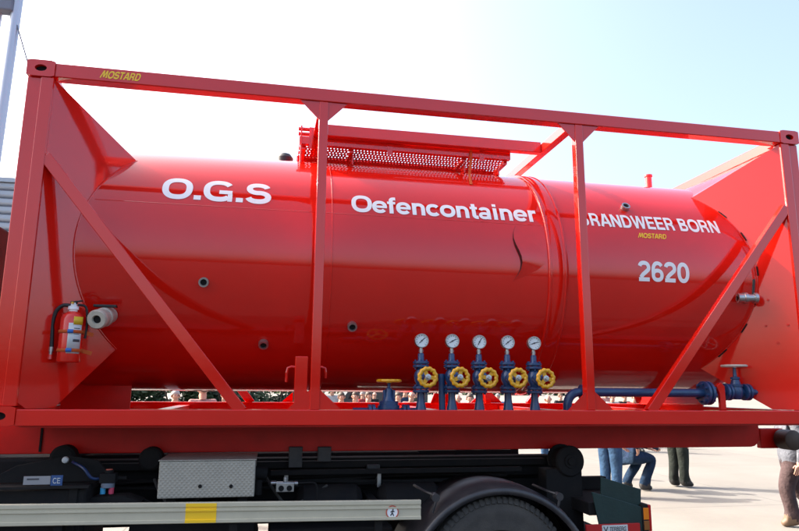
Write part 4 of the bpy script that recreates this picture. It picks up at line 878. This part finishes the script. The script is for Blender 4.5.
    bpy.data.objects.remove(o); bpy.data.meshes.remove(me)
    top, tro = cloths; bme.materials.clear()
    for m_ in (top, tro, skin_m, shoes or shoe_k): bme.materials.append(m_)
    seg = []
    for a, b in E_:
        if a in ('nb','hb','hm') or a[1:] == 'p' or (len(a) > 2 and a[1] in 'ft' and a not in ('rt','lt')) or b[1:] == 'p': k = 2
        elif b in ('rt','lt','rhl','lhl'): k = 3
        elif (a, b) in (('pel','rh'),('pel','lh'),('rh','rk'),('lh','lk'),('rk','ra'),('lk','la')): k = 1
        else: k = 0
        seg.append((np.array(J[a]), np.array(J[b]), k))
    A = np.array([s_[0] for s_ in seg]); Bv = np.array([s_[1] for s_ in seg]) - A; K = np.array([s_[2] for s_ in seg]); BB = (Bv * Bv).sum(1)
    pelz = J['pel'][2]; HP = np.array([1.0 if (a[1:] == 'p' or b[1:] == 'p' or (len(a) > 2 and a[1] in 'ft')) else 0.0 for a, b in E_])
    for f_ in bme.polygons:
        c = np.array(f_.center); t = np.clip(((c - A) * Bv).sum(1) / BB, 0, 1); dd = np.linalg.norm(A + Bv * t[:, None] - c, axis=1); dd = dd + HP * np.maximum(0, dd - 0.045) * 6; f_.material_index = int(K[dd.argmin()])
        if f_.material_index in (0, 1) and min(abs(c[0] - J['rw'][0]), abs(c[0] - J['lw'][0])) > 0.06 and pelz - 0.35 < c[2] < pelz + 0.12: f_.material_index = 1 if c[2] < pelz + hem else 0
    bme.shade_smooth()
    po = bpy.data.objects.new('person', bme); COL.objects.link(po)
    po.location = (foot[0], foot[1], foot[2] + DZ); po.rotation_euler = (0, 0, face); po.scale = (scale,) * 3
    po['_w'] = tuple(po.location); tag(po, label, 'person', group)
    # hair cap and eyes as children (local coordinates)
    def child(mb, nm, m_):
        m2 = bpy.data.meshes.new(nm); m2.from_pydata([tuple(p) for p in mb.v], [], mb.f); m2.update(); m2.materials.append(m_ if not isinstance(m_, str) else mt[m_]); m2.shade_smooth()
        c_ = bpy.data.objects.new(nm, m2); COL.objects.link(c_); c_.parent = po
    hm = Vector(J['hm']); hcap = MB(); rows = []
    if not bald:
        for i in range(9):
            th = i / 8 * rad(100)
            rows.append([hm + Vector((0.083 * math.sin(th) * math.cos(a), -0.012 + 0.102 * math.sin(th) * math.sin(a), 0.020 + 0.098 * math.cos(th) - (0.05 * max(0, -math.sin(a)) * (i / 8) ** 2) + (0.03 * max(0, math.sin(a)) * (i / 8) ** 2))) * 1.0 for a in [2 * math.pi * k / 20 for k in range(21)]])
        child(MB().grid(rows), 'hair', mat('hair', hair, 0.6))
    eye = MB()
    for sx in (-1, 1): eye.lathe(hm + Vector((sx * 0.032, 0.082, 0.0)), (0, 1, 0), [(0, 0.011), (0.006, 0.009), (0.010, 0.003)], 10)
    child(eye, 'eyes', 'ink')
    ear = MB()
    for sx in (-1, 1): ear.lathe(hm + Vector((sx * 0.070, 0.0, -0.01)), (sx, -0.3, 0), [(0, 0.022), (0.012, 0.03), (0.018, 0.02)], 12)
    child(ear, 'ears', skin_m)
    return po

denim = cloth('blue_denim', (0.036, 0.085, 0.165)); denim2 = cloth('dark_denim', (0.014, 0.036, 0.075)); olive = cloth('olive_cloth', (0.026, 0.032, 0.027)); brown = cloth('mauve_brown_cloth', (0.090, 0.060, 0.060))
greysh = cloth('pale_grey_shirt', (0.15, 0.16, 0.185)); navyj = cloth('navy_jacket', (0.02, 0.04, 0.09)); whitesh = cloth('white_shirt', (0.45, 0.45, 0.44)); pinksh = cloth('pink_shirt', (0.50, 0.27, 0.24)); blacksh = cloth('black_shirt', (0.02, 0.02, 0.022)); bluesh = cloth('blue_shirt', (0.05, 0.14, 0.38)); redsh = cloth('red_shirt', (0.42, 0.05, 0.05)); greyj = cloth('grey_jacket', (0.12, 0.13, 0.14))
# walking man at the right edge: facing left, near leg planted, far leg swinging behind
f0 = on_z(795, 526); 
person('person in pale grey shirt and brown trousers walking at the right edge', (f0.x + 0.06, f0.y, G), rad(70), (greysh, brown), dict(pel=(0,.0,.95), wai=(0,.02,1.09), rk=(.105,-.03,.50), ra=(.11,-.34,.17), rt=(.12,-.27,.055), rh=(.095,0,.89), lh=(-.095,0,.89), lk=(-.105,.16,.50), la=(-.105,.08,.085), lt=(-.11,.26,.035), rw=(.26,-.04,.86), re=(.27,-.08,1.12), lw=(-.29,.03,.84), le=(-.28,-.04,1.10)), shoes=shoe_m, bulk=1.4, hem=-.12)
# standing man in olive
f1 = on_z(680, 487)
person('person in dark olive trousers standing on the concrete beside the crouching pair', (f1.x, f1.y, G), rad(-70), (blacksh, olive), dict(lk=(-.10,.02,.50), la=(-.10,-.05,.09), lt=(-.11,.13,.035)), shoes=shoe_k, bulk=1.3)
# two people in denim
f2 = on_z(612, 497)
person('person in light blue denim standing bent over behind the dark green tail panel', (f2.x, f2.y, G), rad(-60), (denim2, denim), dict(wai=(0,.10,1.08), che=(0,.32,1.22), nb=(0,.46,1.30), hb=(0,.53,1.35), hm=(0,.58,1.42), ht=(0,.58,1.51), nose=(0,.68,1.40), chin=(0,.62,1.34), rs=(.185,.40,1.26), ls=(-.185,.40,1.26), re=(.25,.42,.98), rw=(.20,.56,.78), le=(-.25,.42,.98), lw=(-.12,.58,.80)), shoes=shoe_k, bulk=1.3)
f3 = on_z(634, 490)
person('person in dark jacket and blue jeans squatting on the concrete, knee to the right', (f3.x, f3.y, G), rad(-80), (navyj, denim2), dict(pel=(0,-.10,.62), wai=(0,-.04,.76), che=(0,.10,.94), nb=(0,.18,1.08), hb=(0,.22,1.16), hm=(0,.25,1.24), ht=(0,.23,1.33), nose=(0,.35,1.22), chin=(0,.31,1.155), rs=(.185,.13,1.02), ls=(-.185,.13,1.02), re=(.25,.28,.80), rw=(.14,.46,.72), le=(-.25,.28,.80), lw=(-.10,.46,.72),
    rh=(.11,-.06,.58), rk=(.17,.33,.56), ra=(.14,.08,.09), rt=(.17,.26,.035), lh=(-.11,-.06,.58), lk=(-.16,.30,.50), la=(-.15,-.08,.10), lt=(-.16,.10,.035)), shoes=shoe_k, bulk=1.3)
# onlookers beyond the container, seen in the gap under the tank
def onlooker(u, Y, label, cl, face, sc=1.0, **k):
    p = on_y(u, 398, Y); person(label, (p.x, p.y, G), face, cl, None, sc, **k)
GP = 'onlookers behind the container'
onlooker(175, 9.0, 'grey-haired onlooker in black seen under the tank, leftmost in the gap', (blacksh, denim2), rad(200), 0.975, hair=(0.35, 0.33, 0.31), group=GP)
onlooker(203, 7.6, 'onlooker in pink shirt seen under the tank left of the brace', (pinksh, olive), rad(20), 1.05, hair=(0.10, 0.06, 0.04), group=GP)
onlooker(225, 10.5, 'onlooker in white shirt half hidden by the left brace', (whitesh, denim), rad(170), 0.97, group=GP)
onlooker(341, 10.2, 'onlooker in grey jacket just right of the first post', (greyj, denim2), rad(190), 0.96, group=GP)
onlooker(356, 10.0, 'onlooker in red shirt between the first post and the gate valve', (redsh, olive), rad(150), 0.97, group=GP)
onlooker(368, 11.2, 'onlooker in white shirt just left of the gate valve', (whitesh, denim2), rad(200), 0.97, group=GP)
onlooker(398, 9.5, 'onlooker in blue shirt just right of the gate valve', (bluesh, denim), rad(175), 0.97, group=GP)
onlooker(411, 11.5, 'onlooker in pink shirt left of the first gauge valve', (pinksh, olive), rad(190), 0.98, bald=True, group=GP)
onlooker(457, 8.6, 'bald onlooker seen between the first and second gauge valves', (whitesh, olive), rad(185), 0.96, bald=True, group=GP)
onlooker(470, 9.0, 'onlooker in blue shirt seen between the second and third gauge valves', (bluesh, denim2), rad(165), 0.96, group=GP)
onlooker(547, 8.8, 'bald onlooker in pink shirt right of the last gauge valve', (pinksh, denim), rad(185), 0.96, bald=True, group=GP)
onlooker(612, 14.0, 'onlooker in white shirt seen below the blue pipe beside the second post', (whitesh, denim2), rad(180), 0.96, group=GP)
onlooker(624, 15.0, 'onlooker in black shirt seen below the blue pipe', (blacksh, olive), rad(190), 0.96, group=GP)
onlooker(634, 13.5, 'onlooker in red shirt seen below the middle of the blue pipe', (redsh, denim), rad(170), 0.96, group=GP)

crng = random.Random(11)
tops = [whitesh, greyj, bluesh, redsh, blacksh, pinksh, navyj, olive]
for k in (0, 3, 4, 6, 7, 8, 10, 12, 13, 15):
    u = (332, 346, 352, 362, 374, 381, 405, 416, 447, 463, 498, 516, 560, 606, 619, 640)[k]; Yc = 14 + 9 * crng.random()
    p = on_y(u, 398, Yc)
    cn = ('white', 'grey', 'blue', 'red', 'black', 'pink', 'navy', 'olive')[k % 8]
    wh_ = ('between the first post and the gate valve',) * 6 + ('between the gate valve and the first gauge valve',) * 2 + ('between the first and second gauge valves', 'between the second and third gauge valves', 'between the third and fourth gauge valves', 'between the fourth and fifth gauge valves', 'right of the fifth gauge valve') + ('below the long blue pipe',) * 3
    person(f'distant onlooker in {cn} top seen {wh_[k]}', (p.x, p.y, G), crng.uniform(1.8, 4.4), (tops[k % 8], (denim, olive, denim2)[k % 3]), None, crng.uniform(0.93, 1.04), hair=crng.choice([(0.05, 0.03, 0.02), (0.15, 0.09, 0.05), (0.02, 0.02, 0.02), (0.3, 0.28, 0.26)]), bald=k % 5 == 4, group='distant crowd')
# ================================================================ BACKGROUND
# clad hall at the far left
hall = thing('industrial_hall', 'pale grey hall with horizontal metal cladding behind the left corner post', 'building', (-16, 24, G))
hp0 = on_y(70, 380, 22.0); htop = on_y(0, 181, 22.0).z
hx1 = hp0.x; hx0 = hx1 - 26
MB().box(hx0, hx1, 22.06, 34, G, htop - 0.05).build('wall', 'cladd', hall)
nsl = 30; hgt = (htop - G) / nsl
sheet = None
for k in range(nsl):
    z = G + hgt * k
    if sheet is None:
        sheet = MB().prism([(hx0, 22.055, z), (hx0, 21.97, z + hgt * 0.12), (hx0, 21.95, z + hgt * 0.3), (hx0, 21.95, z + hgt * 0.75), (hx0, 22.055, z + hgt * 0.9)], (hx1 - hx0, 0, 0)).build('cladding_sheet', 'clad', hall)
    else:
        c = sheet.copy(); COL.objects.link(c); c.parent = hall; c.location = sheet.location + Vector((0, 0, hgt * k))
MB().box(hx0 - 0.1, hx1 + 0.1, 21.85, 34.1, htop - 0.05, htop + 0.12).build('roof_trim', 'clad', hall)
# lamp mast at the upper left
mp = on_y(11, 40, 7.0); mx_, my_ = mp.x, 7.0
mast = thing('lamp_mast', 'tall pale twin-tube lamp mast rising behind the left corner of the frame', 'mast', (mx_, my_, G))
MB().cyl((mx_ - 0.06, my_, G), (mx_ + 0.06, my_, 11.5), 0.085, 20).build('mast_tube', 'mast', mast, smooth=True)
MB().cyl((mx_ - 0.34, my_ + 0.05, G), (mx_ - 0.22, my_ + 0.05, 11.5), 0.045, 14).build('mast_tube', 'mast', mast, smooth=True)
zl_ = on_y(8, 8, 7.0).z
MB().box(mx_ - 0.36, mx_ + 0.00, my_ - 0.12, my_ + 0.10, zl_ - 0.10, zl_ + 0.16).build('clamp', 'lampgrey', mast, bevel=0.03)
for z in (1.2, 3.2, 8.6):
    MB().box(mx_ - 0.30, mx_ + 0.04, my_ - 0.03, my_ + 0.09, z, z + 0.04).build('strut', 'mast', mast)
MB().cyl((mx_ - 0.06, my_, G), (mx_ - 0.06, my_, G + 0.03), 0.25, 20).build('base_plate', 'mast', mast)
for a in (-1, 1):
    MB().box(mx_ + 0.05 + a * 0.3 - 0.2, mx_ + 0.05 + a * 0.3 + 0.2, my_ - 0.12, my_ + 0.12, 11.4, 11.7).build('floodlight', 'lampgrey', mast, bevel=0.03)
wa = on_y(17, 25, 6.95); wb_ = wa + (on_y(30, 70, 6.95) - wa) * 14
t = (wa.z - G) / (wa.z - wb_.z); wb_ = wa + (wb_ - wa) * t
MB().tube([wa, wa.lerp(wb_, 0.5), wb_], 0.013, 6).build('guy_wire', 'lampgrey', mast)

# grey van added as a dark backdrop against the bright ground beyond the crowd
vp0 = on_y(322, 398, 25.0); vX0 = vp0.x; vX1 = on_y(428, 398, 25.0).x; vY = 25.0
van = thing('backdrop_van', 'dark grey van added as a dark backdrop beyond the crowd between the first post and first gauge valve', 'van', ((vX0 + vX1) / 2, vY + 1, G))
lv_ = vX1 - vX0
poly = [(0, 0.45), (0, 1.15), (0.04, 1.35), (0.26, 2.25), (0.30, 2.35), (0.97, 2.38), (1.0, 2.25), (1.0, 0.45)]
poly = [(0.0, 0.40), (0.0, 0.95), (0.05, 1.12), (0.17, 1.22), (0.30, 2.05), (0.35, 2.14), (0.97, 2.18), (1.0, 2.05), (1.0, 0.40)]
MB().prism([(vX0 + lv_ * a, vY, G + z) for a, z in poly], (0, 1.9, 0)).build('body', mat('van_grey', (0.035, 0.042, 0.045), 0.35, coat=0.5), van, bevel=0.05, seg=3)
for a0_, a1_ in ((0.24, 0.36),):
    MB().prism([(vX0 + lv_ * (a0_ + (0.07 if a0_ < 0.3 else 0)), vY - 0.012, G + 1.95), (vX0 + lv_ * a1_, vY - 0.012, G + 1.95), (vX0 + lv_ * a1_, vY - 0.012, G + 1.30), (vX0 + lv_ * a0_, vY - 0.012, G + 1.30)], (0, 0.010, 0)).build('side_window', 'glass', van)
for a0_ in (0.17, 0.80):
    for yy in (vY + 0.0, vY + 1.70):
        wv_ = MB().lathe((vX0 + lv_ * a0_, yy, G + 0.33), (0, 1, 0), [(0.0, 0.20), (-0.01, 0.30), (0.03, 0.33), (0.17, 0.33), (0.21, 0.30), (0.2, 0.2)], 28, cap=False).build('wheel', 'rubber', van, smooth=True)
        MB().lathe((vX0 + lv_ * a0_, yy + 0.01, G + 0.33), (0, 1, 0), [(0, 0.05), (0.02, 0.20), (0.16, 0.20)], 20).build('rim', 'steel', wv_, smooth=True)
MB().box(vX0 - 0.01, vX0 + 0.02, vY + 0.12, vY + 0.42, G + 0.82, G + 0.98).build('headlight', 'white', van, bevel=0.01)
# low dark shrubs and trees beyond the crowd
def leaf_mass(mb, c, r, n, size, rng):
    for _ in range(n):
        d = Vector((rng.gauss(0, 1), rng.gauss(0, 1), rng.gauss(0, 1))).normalized(); q = Vector(c) + Vector((d.x * r[0], d.y * r[1], d.z * r[2])) * (rng.random() ** 0.4)
        if q.z < G + 0.03: q.z = G + 0.03 + rng.random() * 0.2
        a = Vector((rng.gauss(0, 1), rng.gauss(0, 1), rng.gauss(0, 0.6))).normalized(); b = a.orthogonal().normalized(); s = size * (0.6 + 0.8 * rng.random())
        mb.add([q - a * s, q + b * s * 0.5, q + a * s, q - b * s * 0.5], [(0, 1, 2, 3)])
rng = random.Random(3)
sh_lab = ['leftmost of the dark shrubs beyond the onlookers under the tank', 'dark shrub beyond the onlooker in pink left of the brace', 'dark shrub beyond the crossing of the left brace', 'dark shrub beyond the saddle leg']
for k, u in enumerate((130, 178, 228, 276)):
    p = on_y(u, 396, 20.0)
    s = thing('shrub', sh_lab[k], 'shrub', (p.x, 20.0, G), 'dark shrubs beyond the onlookers')
    st_ = MB()
    for j in range(5):
        a = rng.random() * 6.28; st_.tube([(p.x, 20, G), (p.x + 0.3 * math.cos(a), 20 + 0.3 * math.sin(a), 0.7), (p.x + 0.8 * math.cos(a), 20 + 0.7 * math.sin(a), 1.7)], [0.05, 0.035, 0.012], 6)
    st_.build('stem', 'bark', s, smooth=True)
    lm_ = MB()
    for j in range(9): leaf_mass(lm_, (p.x + rng.uniform(-0.8, 0.8), 20 + rng.uniform(-0.6, 0.6), rng.uniform(0.3, 2.1)), (0.6, 0.55, 0.5), 520, 0.095, rng)
    lm_.build('foliage', 'leaf2', s, recalc=False)

# far wood along the horizon
fw = MB(); r2 = random.Random(21)
for k in range(150):
    a = rad(-75 + 150 * k / 149) ; dist = 190 + 25 * r2.random(); cx_, cy_ = 2 + dist * math.sin(a), dist * math.cos(a)
    leaf_mass(fw, (cx_, cy_, r2.uniform(2.5, 4.5)), (r2.uniform(4, 7), 3, r2.uniform(3.5, 6)), 110, 1.0, r2)
fo = fw.build('far_wood', 'leaf', None, recalc=False); fo['kind'] = 'stuff'; tag(fo, 'low line of trees along the far horizon behind the yard', 'trees')

for o in bpy.data.objects:
    if '_w' in o: del o['_w']
